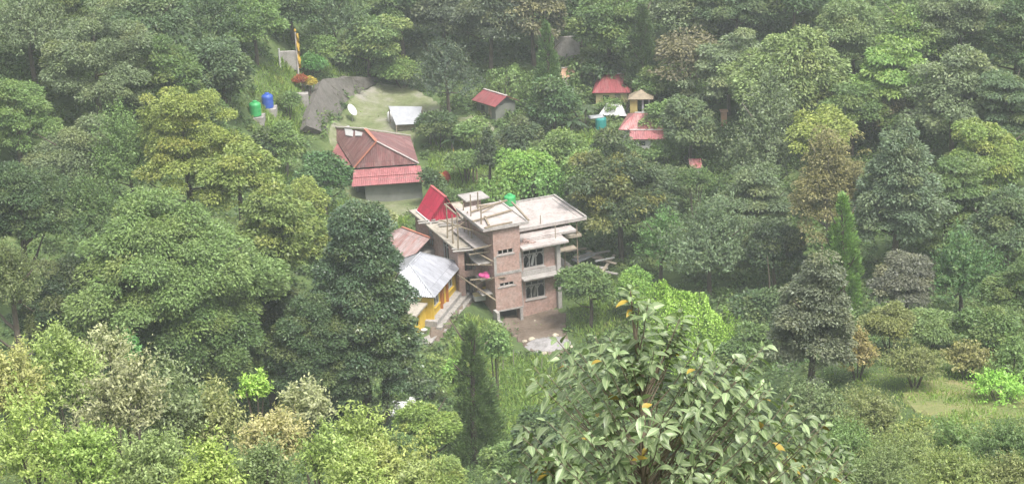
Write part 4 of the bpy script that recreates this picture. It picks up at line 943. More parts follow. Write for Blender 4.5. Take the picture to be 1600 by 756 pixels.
DG = (.036, .062, .030); G = (.056, .092, .036); YG = (.125, .155, .048); GG = (.082, .108, .066); BG = (.052, .082, .046); LG = (.10, .18, .045)
BR = (.135, .105, .072); PG = (.078, .084, .074); SV = (.15, .165, .088); MG = (.075, .12, .045); OG = (.10, .115, .05); PK = (.20, .165, .105); XD = (.022, .038, .02)  # XD: shade of the wood's hollows put into the leaf colour
NT = [0]
def T(kind, px, top, bot, w_, Y, col, label, **k):
    NT[0] += 1; s0 = k.get('s')
    if kind == 'layered' and NT[0] % 5 in (0, 2, 3): kind = 'plume' if NT[0] % 5 == 3 else 'broad'; k.setdefault('prof', rng.uniform(.15, .58))
    elif kind == 'broad' and s0 is None and 'mat' not in k and NT[0] % 4 == 1: kind = 'plume'
    if s0 is None: k['s'] = 6.6*rng.uniform(.78, 1.2)
    if k.get('group') == SCR: k['fresh'] = k.get('fresh', .2)*.4
    nm = {'broad': 'broadleaf_tree', 'layered': 'broadleaf_tree', 'plume': 'broadleaf_tree', 'conifer': 'conifer_tree', 'feather': 'conifer_tree', 'bush': 'bush', 'shoots': 'bush', 'vine': 'creeper_mound', 'sparse': 'withered_tree'}[kind]
    ct = {'broad': 'tree', 'layered': 'tree', 'plume': 'tree', 'conifer': 'conifer', 'feather': 'conifer', 'bush': 'bush', 'shoots': 'bush', 'vine': 'creeper', 'sparse': 'withered tree'}[kind]
    return plant(k.pop('name', nm), k.pop('cat', ct), kind, px, top, bot, w_, Y, col, label, **k)

UPL = 'trees on the upper left slope'; TOPC = 'trees along the top of the slope'; RF = 'trees on the right hand slope'; LF = 'trees in the dark left wood'; SCR = 'bushes on the near left slope'; SCRR = 'bushes on the near right slope'; VIL = 'shrubs and trees among the houses'
# ---- upper left slope
T('broad', 45, -20, 120, 150, 192, GG, 'grey-green tree filling the extreme top left corner', group=UPL)
T('broad', 150, 15, 200, 175, 178, GG, 'large hazy grey-green tree right of the top left corner tree', group=UPL)
T('broad', 95, -40, 90, 120, 205, DG, 'dark tree at the top edge behind the large hazy grey-green tree', group=UPL)
T('broad', 235, -30, 130, 130, 200, BG, 'blue-green tree at the top edge, uphill from the pale pointed tree', group=UPL)
T('broad', 310, -40, 110, 130, 212, DG, 'very dark tree at the top edge between blue-green and mossy trees', group=UPL)
T('broad', 255, 50, 210, 120, 185, G, 'mid-green tree just behind the pale pointed treetop', group=UPL)
T('broad', 345, 45, 175, 120, 195, BG, 'blue-green round tree up the slope from the green water tank', group=UPL)
T('broad', 395, -20, 90, 110, 214, MG, 'mossy green tree at the top edge uphill from the water tanks', group=UPL)
T('bush', 350, 95, 178, 60, 188, DG, 'dark bush touching the grassy slope left of the green water tank', group=UPL)
T('broad', 320, 130, 225, 80, 172, G, 'dark green tree below left of the green water tank', group=UPL)
T('broad', 25, 105, 260, 130, 165, MG, 'smooth mid-green tree on the left edge, a third of the way down', group=UPL)
T('broad', 120, 165, 330, 175, 150, GG, 'wide grey-green tree left of the pale pointed treetop', group=UPL)
T('broad', 205, 190, 330, 110, 145, MG, 'mid-green tree tucked between wide grey-green tree and pale pointed tree', group=UPL)
T('broad', 288, 122, 330, 165, 142, YG, 'tree with pale yellow-green pointed top on the left slope', fresh=.5, group=UPL)
T('broad', 370, 205, 350, 135, 140, (.105, .14, .045), 'yellow-green tree right of the pale pointed treetop, below the tanks', fresh=.35, group=UPL)
T('broad', 30, 230, 430, 150, 128, DG, 'dark tree on the left edge beside the largest round tree', group=LF)
T('broad', 140, 285, 400, 130, 136, G, 'mid-green crown peeping over the left shoulder of the largest round tree', group=LF)
# ---- left wood
T('broad', 262, 288, 585, 320, 118, (.082, .125, .048), 'largest round leafy tree in the left wood', s=7.4, fresh=.25, group=LF)
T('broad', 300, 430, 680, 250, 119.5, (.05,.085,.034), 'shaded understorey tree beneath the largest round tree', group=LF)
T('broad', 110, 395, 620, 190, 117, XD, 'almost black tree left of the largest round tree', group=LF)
T('broad', 20, 370, 520, 100, 108, (.07, .09, .04), 'olive tree leaning in from the left edge', group=LF)
T('broad', 435, 262, 480, 150, 128, (.09, .125, .045), 'yellow-topped tree between largest round tree and dark glossy tree', fresh=.35, group=LF)
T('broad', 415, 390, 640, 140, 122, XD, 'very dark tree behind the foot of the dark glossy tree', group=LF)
T('broad', 566, 318, 690, 205, 119, (.034, .060, .034), 'tall dark glossy-leaved tree left of the yellow house', s=6.5, mat='gloss', group=LF, fresh=.12, prof=.7)
T('broad', 598, 430, 640, 115, 117.5, DG, 'dark glossy side crown reaching towards the yellow house steps', mat='gloss', group=LF)
T('broad', 485, 430, 690, 150, 117, DG, 'dark leafy tree at the left foot of the tall glossy tree', group=LF)
T('broad', 505, 234, 322, 86, 161, (.035, .075, .028), 'dense round bright-edged tree hiding the corner of the maroon house', s=7, mat='gloss', group=VIL, fresh=.05)
T('broad', 446, 180, 275, 40, 166, MG, 'small thin tree with slender stems below the water tanks', dens=.6, bark='bark_pale', group=VIL, nl=8)
T('bush', 425, 205, 262, 45, 168, DG, 'dark bush directly below the green water tank', group=VIL)
T('bush', 450, 145, 178, 30, 180, G, 'leafy bush between blue water tank and concrete block', group=VIL)
T('bush', 545, 328, 375, 60, 158, GG, 'silvery bush under the wall of the maroon house', group=VIL)
T('bush', 592, 334, 362, 30, 162, SV, 'pale silver bush at the right foot of the grey-green house wall', group=VIL)
T('bush', 480, 285, 360, 75, 152, YG, 'yellow-green bush below the dense round tree', group=VIL, fresh=.3)
T('broad', 520, 350, 450, 80, 142, G, 'green tree behind the tip of the tall glossy tree', group=LF)
# ---- top centre
T('broad', 455, -45, 70, 90, 222, DG, 'dark tree at the top edge right above the yellow prayer banner', group=TOPC)
T('bush', 495, 55, 118, 70, 203, MG, 'green bush right behind the yellow prayer banner', group=TOPC)
T('broad', 520, -30, 90, 100, 220, BG, 'blue-green tree at the top edge right of the prayer banner', group=TOPC)
T('broad', 575, 22, 118, 120, 214, (.085, .13, .06), 'pale feathery tree above the back wall of the clearing', fresh=.3, group=TOPC)
T('broad', 625, -40, 80, 100, 226, DG, 'dark tree at the top edge behind the pale feathery tree', group=TOPC)
T('bush', 628, 95, 140, 90, 205, MG, 'light bushy growth along the rim of the clearing', group=TOPC, fresh=.3)
T('broad', 697, 70, 178, 92, 196, (.038, .056, .042), 'dark rounded tree beside the clearing, left of the small red shed', group=VIL)
T('broad', 690, -40, 75, 120, 226, (.05, .065, .05), 'shadowy tree at the top edge above the dark rounded tree', group=TOPC)
T('broad', 765, -40, 105, 130, 224, (.045, .06, .045), 'dark hazy tree at the top edge above the small red shed', group=TOPC)
T('broad', 832, -45, 90, 110, 226, (.085, .085, .06), 'brownish tree at the top edge left of the narrow green spire', group=TOPC)
T('feather', 855, 38, 175, 56, 207, (.06, .105, .045), 'narrow green spire beside the grey concrete wall at the top', group=TOPC)
T('vine', 787, 98, 158, 72, 206, MG, 'creeper covered mound uphill from the small red shed', group=VIL)
T('vine', 905, 92, 128, 44, 206, MG, 'small rounded creeper mound below the grey concrete wall', group=VIL)
T('broad', 950, -40, 110, 120, 222, G, 'green tree at the top edge above the red hip roof', group=TOPC)
T('broad', 905, -45, 60, 80, 232, DG, 'dark tree at the top edge above the grey concrete wall', group=TOPC)
T('feather', 1003, 8, 135, 62, 212, DG, 'dark narrow tree right of the red hip roof, near the top', group=TOPC)
T('bush', 945, 92, 130, 80, 204, DG, 'dark bushy crown right behind the red hip roof', group=VIL)
T('bush', 1018, 105, 165, 56, 197, G, 'green bush right of the yellow gatehouse', group=VIL)
T('sparse', 1075, 38, 150, 100, 208, (.085, .08, .055), 'brown half bare tree near the top, right of the dark narrow tree', dens=1.6, group=TOPC)
T('broad', 1060, -40, 70, 120, 225, GG, 'grey-green tree at the top edge above the brown half bare tree', group=TOPC)
# ---- among the houses
T('bush', 685, 172, 228, 66, 186, DG, 'dark spreading shrub in front of the open canopy', group=VIL)
T('broad', 812, 178, 248, 60, 179, (.038, .058, .034), 'dark round tree below the bare side yard', group=VIL)
T('broad', 763, 205, 290, 52, 170, (.034, .052, .032), 'dark bush-like tree beside the bamboo posts', group=VIL)
T('broad', 866, 118, 205, 60, 190, (.04, .075, .034), 'ivy clad tree left of the bent bare trunk', group=VIL)
T('bush', 820, 225, 300, 80, 168, LG, 'bright green shrub on the bank behind the tower', group=VIL, fresh=.3)
T('vine', 828, 258, 316, 92, 166, (.075, .15, .045), 'rounded bright creeper mound right behind the green roof tank', group=VIL)
T('vine', 778, 282, 312, 56, 164, (.085, .15, .045), 'low bright creeper mound behind the tower roof', group=VIL)
T('bush', 880, 205, 290, 90, 172, MG, 'mid-green thicket between bright mound and pale red roof', group=VIL, fresh=.25)
T('bush', 915, 232, 300, 80, 168, (.085, .14, .05), 'light leafy thicket below the teal tank', group=VIL, fresh=.3)
T('bush', 740, 190, 232, 50, 182, MG, 'low bush at the lower edge of the bare side yard', group=VIL)
T('bush', 676, 268, 300, 26, 170, DG, 'dark bush at the right end of the pink eaves', group=VIL)
T('bush', 725, 236, 275, 60, 175, MG, 'bush behind the yellow pennant', group=VIL)
T('bush', 1040, 160, 215, 60, 186, MG, 'bush right of the pale red roof', group=VIL)
T('broad', 970, 222, 395, 165, 161, (.034, .054, .030), 'big dark tree right of the brick house with sunny yellowish tufts', s=7.4, fresh=.55, group=VIL)  # high fresh value paints sunlit clumps as yellower leaves
T('broad', 1030, 330, 440, 70, 157, (.065, .125, .045), 'brighter green tree right of the timber pile', group=VIL)
T('broad', 921, 402, 492, 84, 146.5, (.058, .095, .036), 'round tree with a clear forked stem right of the brick house', s=6.4, group=VIL, dens=.9, nl=7)
T('shoots', 950, 156, 176, 40, 192.5, MG, 'low bush before the wall of the red hip roofed house', s=5, group=VIL)
T('shoots', 985, 226, 256, 70, 178, G, 'leafy bush hiding the wall of the pale red house', s=5.5, group=VIL)
T('shoots', 1040, 222, 256, 60, 178, MG, 'leafy bush at the right corner of the pink lean-to', s=5.5, group=VIL)
T('shoots', 1086, 264, 300, 56, 163, G, 'bush in front of the pale pink hut roof', s=5.5, group=RF)
# ---- right slope
T('layered', 1078, 145, 250, 80, 182, (.07, .10, .058), 'grey-green tree around the peach pillar', group=RF)
T('layered', 1140, 55, 172, 130, 196, GG, 'tree with soft rounded top left of the big yellow-green layered crown', group=RF)
T('layered', 1235, 28, 220, 205, 198, (.095, .13, .058), 'big spreading tree with layered yellow-green top on the right slope', s=8, fresh=.3, group=RF)
T('broad', 1150, -45, 60, 140, 224, BG, 'blue-green tree at the top edge above the big layered crown', group=RF)
T('broad', 1240, -50, 40, 130, 232, DG, 'dark tree at the top edge behind the big layered crown', group=RF)
T('layered', 1335, -5, 130, 150, 212, (.085, .12, .06), 'pale tree at the top edge right of the big layered crown', group=RF)
T('layered', 1395, 62, 195, 150, 200, (.095, .16, .05), 'bright green layered tree right of the big layered crown', s=8, fresh=.3, group=RF)
T('broad', 1425, 0, 110, 120, 214, MG, 'rounded tree with pale stems at the top edge, right part', group=RF, bark='bark_pale')
T('broad', 1500, -40, 90, 130, 222, GG, 'hazy tree at the top edge left of the top right corner', group=RF)
T('broad', 1590, -10, 150, 130, 210, DG, 'dark tree in the top right corner', group=RF)
T('layered', 1490, 70, 240, 150, 192, GG, 'large grey-green tree above the pale creeper streak on the right', group=RF)
T('layered', 1580, 90, 260, 130, 184, BG, 'blue-green tree on the right edge above the pale creeper streak', group=RF)
T('broad', 1550, 185, 330, 150, 170, (.10, .145, .045), 'tree hung with a pale yellow-green creeper streak at the right edge', fresh=.5, group=RF)
T('layered', 1200, 140, 330, 125, 178, GG, 'grey-green tree with a pale visible trunk in the middle of the right slope', group=RF, bark='bark_pale', s=7.4)
T('sparse', 1395, 150, 225, 80, 186, (.08, .072, .05), 'brown dead looking crown above the dense blue-green dome', dens=1.6, group=RF)
T('broad', 1330, 130, 240, 120, 184, G, 'green tree behind the yellow top of the withered tree', group=RF)
T('sparse', 1295, 175, 440, 135, 162, (.105, .10, .052), 'tall withered tree hung with brown vines', dens=1.5, group=RF, nl=10, bark='bark_pale')
T('broad', 1290, 176, 235, 120, 161, YG, 'yellow-green leafy top beside the withered vines', fresh=.55, group=RF)
T('broad', 1400, 198, 440, 150, 158, (.068, .098, .068), 'dense blue-green dome shaped tree right of the withered tree', group=RF, s=7)
T('layered', 1480, 220, 400, 140, 162, G, 'green layered tree right of the blue-green dome', group=RF)
T('layered', 1575, 285, 420, 140, 152, BG, 'blue-green layered tree on the right edge below the creeper streak', group=RF)
T('layered', 1180, 262, 400, 140, 166, (.06, .085, .05), 'dull green tree below the pale trunked tree', group=RF)
T('layered', 1050, 250, 330, 70, 172, (.06, .09, .05), 'dull green tree below the peach pillar', group=RF)
T('layered', 1110, 325, 455, 135, 149, (.07, .102, .062), 'layered grey-green tree left of the slim bright conifer', s=7.4, group=RF)
T('broad', 1210, 340, 450, 100, 160, XD, 'very dark tree between layered tree and slim bright conifer', group=RF)
T('feather', 1316, 308, 490, 76, 139, (.08, .15, .045), 'slim bright green conifer on the right slope', group=RF, fresh=.3, s=8)
T('broad', 1270, 396, 655, 135, 126, (.078, .092, .072), 'dusky grey-green conifer shaped tree beside the near leafy shrub', s=7, group=RF)
T('broad', 1420, 385, 500, 110, 146, PG, 'purplish grey tree below the blue-green dome', group=RF)
T('layered', 1500, 378, 500, 140, 140, (.042, .085, .034), 'dark green tree with tiered fresh leaves on the right', group=RF, s=7.6)
T('broad', 1590, 400, 520, 110, 138, G, 'green tree on the right edge beside the tiered dark green tree', group=RF)
T('bush', 1390, 470, 560, 90, 131, OG, 'olive bush between slim conifer and tiered tree', group=RF)
T('bush', 1450, 480, 560, 100, 127, (.085, .125, .055), 'grey-leaved bush in front of the tiered tree', group=RF)
T('bush', 1545, 480, 560, 120, 126, G, 'green bush right of the grey-leaved bush', group=RF)
T('vine', 1088, 416, 570, 128, 130, (.145, .235, .05), 'bright lime creeper heap behind the near leafy shrub', s=5, group=RF, fresh=.3, dens=1.1)
T('bush', 1195, 455, 540, 90, 134, DG, 'dark bush between lime creeper heap and dusky conifer', group=RF)
T('bush', 1160, 520, 590, 80, 124, G, 'green bush at the right foot of the lime creeper heap', group=RF)
T('bush', 990, 425, 490, 60, 147, LG, 'bright grassy bush below the timber pile', group=VIL, fresh=.3)
# ---- right foreground
T('shoots', 1340, 510, 600, 90, 117, (.14, .12, .06), 'rusty tinged bush right of the dusky conifer', group=SCRR, fresh=.5)
T('shoots', 1430, 540, 610, 90, 112, OG, 'olive bush at the back left corner of the dry field', group=SCRR)
T('shoots', 1510, 535, 595, 90, 113, (.12, .12, .055), 'brownish bush along the back of the dry field', group=SCRR, fresh=.4)
T('shoots', 1585, 530, 600, 90, 112, MG, 'green bush at the back right of the dry field', group=SCRR)
T('shoots', 1560, 588, 632, 84, 104, (.13, .24, .05), 'low bright light green plant on the dry field', group=SCRR, fresh=.3, s=7)
T('shoots', 1285, 608, 700, 100, 96, (.085, .115, .06), 'grey-green bush behind the right side of the near leafy shrub', group=SCRR)
T('shoots', 1365, 615, 710, 95, 94, OG, 'olive bush at the left edge of the dry field', group=SCRR)
T('shoots', 1330, 650, 756, 120, 80, MG, 'leafy bush below the olive field edge bush', group=SCRR)
T('shoots', 1420, 678, 790, 120, 76, (.10, .13, .05), 'yellowish bush in front of the dry field', group=SCRR, fresh=.35)
T('shoots', 1500, 672, 770, 110, 80, MG, 'mid-green bush in front of the middle of the dry field', group=SCRR)
T('shoots', 1575, 660, 780, 120, 78, G, 'darker bush in front of the right end of the dry field', group=SCRR)
T('shoots', 1500, 710, 800, 130, 70, (.105, .135, .05), 'bush on the bottom edge, second from the right corner', group=SCRR, fresh=.3)
T('shoots', 1590, 715, 800, 110, 69, OG, 'olive bush in the bottom right corner', group=SCRR)
T('shoots', 1380, 715, 800, 110, 69, (.09, .12, .055), 'bush on the bottom edge beside the near leafy shrub', group=SCRR)
# ---- centre foreground
T('feather', 740, 510, 738, 92, 121, (.055, .09, .038), 'tall slim dark conifer below the yellow house path', group='plants below the house terrace', s=9, fresh=.25, lum=1.15)
T('bush', 772, 505, 585, 30, 132, (.07, .125, .045), 'tall leafy shrub right behind the slim dark conifer', group='plants below the house terrace')
T('broad', 668, 608, 735, 100, 108, (.105, .155, .042), 'light green sapling left of the slim dark conifer', group='plants below the house terrace', fresh=.35)
T('bush', 618, 668, 740, 60, 100, G, 'green bush below the white rocks', group='plants below the house terrace')
T('bush', 790, 690, 760, 70, 104, MG, 'leafy bush at the foot of the slim dark conifer', group='plants below the house terrace')
T('bush', 838, 640, 760, 80, 100, DG, 'dark bush left of the near leafy shrub', group='plants below the house terrace')
T('bush', 690, 712, 780, 90, 88, (.10, .14, .045), 'yellow-green bush on the bottom edge below the sapling', group='plants below the house terrace', fresh=.3)
T('bush', 706, 565, 595, 40, 136, LG, 'low fresh green bush at the end of the bank', group='plants below the house terrace', fresh=.3)
T('bush', 672, 565, 620, 60, 132, MG, 'bush below the end of the yellow house steps', group='plants below the house terrace')
# ---- near left slope
near = dict(group=SCR, s=9.5, lum=1.2)
T('shoots', 105, 528, 680, 120, 72, (.115, .155, .048), 'tall rounded yellow-green bush near the left corner', fresh=.35, **near)
T('shoots', 165, 515, 600, 90, 78, SV, 'silvery bush behind the tall rounded yellow-green bush', **near)
T('shoots', 200, 520, 580, 40, 84, (.05, .12, .035), 'small bright green shrub right of the silvery bush', **near)
T('shoots', 20, 540, 690, 110, 68, (.15, .16, .06), 'straw tinted bush on the left edge', fresh=.5, **near)
T('shoots', 190, 560, 720, 125, 66, (.13, .14, .075), 'pinkish tipped bush right of the tall rounded bush', fresh=.45, **near)
T('shoots', 270, 590, 720, 100, 68, (.09, .115, .055), 'grey-green bush right of the pinkish tipped bush', **near)
T('shoots', 335, 600, 730, 110, 69, (.12, .135, .055), 'olive and buff bush in the middle of the near left slope', fresh=.4, **near)
T('shoots', 397, 580, 640, 55, 72, (.14, .22, .045), 'lime green sprig standing up from the near left slope', fresh=.4, **near)
T('shoots', 425, 635, 756, 110, 65, (.17, .165, .075), 'buff pink tipped bush below the lime sprig', fresh=.7, **near)
T('shoots', 480, 597, 690, 90, 70, SV, 'silvery leaved bush below the dark glossy tree', **near)
T('shoots', 560, 640, 750, 100, 68, (.13, .17, .05), 'lime-yellow bush right of the silvery leaved bush', fresh=.4, **near)
T('shoots', 510, 665, 780, 100, 62, (.115, .16, .045), 'yellow-green bush below the silvery leaved bush', fresh=.35, **near)
T('shoots', 610, 690, 780, 100, 66, (.14, .165, .05), 'yellowish bush right end of the near left slope', fresh=.45, **near)
T('shoots', 50, 640, 780, 120, 58, (.135, .18, .05), 'yellow-green bush in the bottom left corner', fresh=.4, **near)
T('shoots', 135, 665, 790, 120, 57, (.12, .175, .045), 'fresh green bush on the bottom edge under the pinkish tipped bush', fresh=.3, **near)
T('shoots', 240, 680, 790, 120, 57, (.10, .135, .05), 'mid-green bush on the bottom edge, left third', fresh=.25, **near)
T('shoots', 325, 700, 800, 110, 56, (.14, .185, .048), 'bright yellow-green bush on the bottom edge under the buff bush', fresh=.4, **near)
T('shoots', 410, 690, 800, 90, 57, (.075, .105, .04), 'darker green bush on the bottom edge below the buff pink bush', **near)
T('shoots', 560, 715, 800, 110, 56, (.13, .17, .05), 'yellow-green bush on the bottom edge, right part of the near left slope', fresh=.4, **near)
T('shoots', 650, 720, 800, 90, 60, (.12, .15, .05), 'olive yellow bush on the bottom edge below the conifer', fresh=.35, **near)

# flowering shrubs by the flag pole
T('bush', 470, 118, 136, 13, 188, (.17, .045, .025), 'red flowering shrub at the foot of the prayer banner', s=3.5, name='flowering_shrub', cat='flowering shrub')
T('bush', 483, 124, 138, 9, 188.5, (.2, .16, .03), 'small yellow-leaved shrub right of the red flowering shrub', s=3.5, name='flowering_shrub', cat='flowering shrub')
T('bush', 484, 82, 118, 34, 193, (.045, .11, .035), 'green shrub right of the prayer banner pole', s=5)
T('bush', 700, 300, 318, 28, 172, G, 'little green bush behind the crimson hut', s=5)

# banana plants and ferns: long arching leaves from one stem
def fronds(name, cat, px, base, Y, n, ln, wd, h, col, label, up=.8, group=None, segs=6):
    p = aty(px, base, Y); g = h1(p[0], Y); t = thing(name, label, cat, (p[0], Y, g), group); V, Fc = [], []
    for i in range(n):
        a = i*2.4+rng.uniform(0, .5); l_ = ln*rng.uniform(.7, 1.1); e = up*rng.uniform(.7, 1.2); b0 = len(V)
        for j in range(segs+1):
            s_ = j/segs; r_ = l_*s_*math.cos(e*(1-s_)*.9+.25); z = h+l_*(math.sin(e)*s_-.75*s_*s_); w_ = wd*math.sin(math.pi*min(1, .08+s_*.92))**.7*.5
            c = np.array([math.cos(a)*r_, math.sin(a)*r_, z]); x = np.array([-math.sin(a), math.cos(a), 0])
            V += [c-x*w_+np.array([0, 0, -.25*w_]), c, c+x*w_+np.array([0, 0, -.25*w_])]
        for j in range(segs):
            for k in (0, 1): Fc.append([b0+j*3+k, b0+j*3+k+1, b0+(j+1)*3+k+1, b0+(j+1)*3+k])
    me = bpy.data.meshes.new('leaves'); me.from_pydata([tuple(v) for v in V], [], Fc); me.update(); me.materials.append(M['leaf']); o = link_mesh('leaves', me, None, t); o.color = (*col, 1)
    q = MB(); q.tube([(p[0], Y, g-.2), (p[0], Y, g+h*1.05)], [.13 if h > .5 else .08, .07], 7); q.build('stem', M['bark_pale'], t)
fronds('banana_plant', 'banana plant', 893, 205, 186, 8, 2.0, .55, 1.6, (.07, .115, .055), 'banana plant left of the teal tank', group='banana plants by the teal tank')
fronds('banana_plant', 'banana plant', 915, 192, 188, 8, 1.9, .5, 2.0, (.085, .12, .06), 'banana plant above the teal tank, by the bent bare trunk', group='banana plants by the teal tank')
fronds('banana_plant', 'banana plant', 672, 215, 184.5, 7, 1.7, .45, 1.2, (.075, .115, .055), 'banana plant in front of the open canopy', group='banana plants by the teal tank')
fronds('banana_plant', 'banana plant', 706, 222, 183, 7, 1.5, .42, 1.1, (.06, .10, .045), 'banana plant below the bare side yard corner', group='banana plants by the teal tank')
fronds('tree_fern', 'tree fern', 1222, 590, 122, 13, 1.7, .3, .5, (.075, .115, .055), 'dark arching fern at the left foot of the dusky conifer', up=1.0)
fronds('tree_fern', 'tree fern', 1160, 590, 119, 11, 1.4, .28, .4, (.085, .14, .06), 'lighter fern just behind the near leafy shrub', up=1.0)

# bent bare trunk with its trailing stem by the banana plants
p0 = aty(914, 205, 189); g = h1(p0[0], 189.); pts = [aty(*a) for a in ((915, 200, 189), (900, 180, 189), (889, 160, 189), (881, 143, 189), (881, 130, 189.3), (888, 121, 189.6))]
pts = [np.array([pts[0][0]+.1, 189, g-.2])]+pts; q = MB(); q.tube(pts, [.12, .11, .1, .09, .08, .06, .04], 7); q.tube([pts[5], pts[6]+np.array([-.5, 0, .4])], [.05, .02], 5); tag(q.build('leafless_tree', M['bark_pale'], None), 'bent bare pale trunk among the banana plants', 'dead trunk')
for i, (px, tp, Y_, b) in enumerate(((985, 140, 190, 'dark leaning trunk in front of the yellow gatehouse'), (990, 205, 182, 'dark bare branches in front of the pale red roof'))):
    p0 = aty(px-12, tp+60, Y_); g = h1(p0[0], Y_); tp_ = aty(px+2, tp, Y_); q = MB(); m = (p0+tp_)/2
    q.tube([(p0[0], Y_, g-.2), m, tp_], [.12, .09, .05], 7)
    for k in range(4):
        e = m+(tp_-m)*(.3*k)+np.array([rng.normal(0, .7), rng.normal(0, .4), rng.uniform(.5, 1.2)]); q.tube([m+(tp_-m)*(.25*k), e], [.05, .02], 5)
    tag(q.build('leafless_tree', M['bark'], None), b, 'dead trunk')
# slender stems seen in the gaps
for i, (px, y0, y1, Y_, r_, lb) in enumerate(((415, 70, 125, 196, .09, 'thin leaning trunk on the grassy slope above the tanks'), (613, 95, 60, 209, .2, 'twin stem under the pale feathery tree'), (1203, 470, 400, 141, .07, 'thin upright stem in the dark gap left of the dusky conifer'), (1430, 12, -20, 208, .08, 'white bare stem at the top edge, right part'), (1478, 470, 410, 138, .12, 'pale stems left of the tiered dark green tree'))):
    a = aty(px, max(y0, y1), Y_); b_ = aty(px-4 if i else px-18, min(y0, y1), Y_); g = h1(a[0], Y_); q = MB(); q.tube([(a[0], Y_, min(g, a[2])-.2), (a+b_)/2+np.array([.05, 0, 0]), b_], [r_, r_*.8, r_*.5], 7); tag(q.build('leafless_tree', M['bark'], None), lb, 'dead trunk')

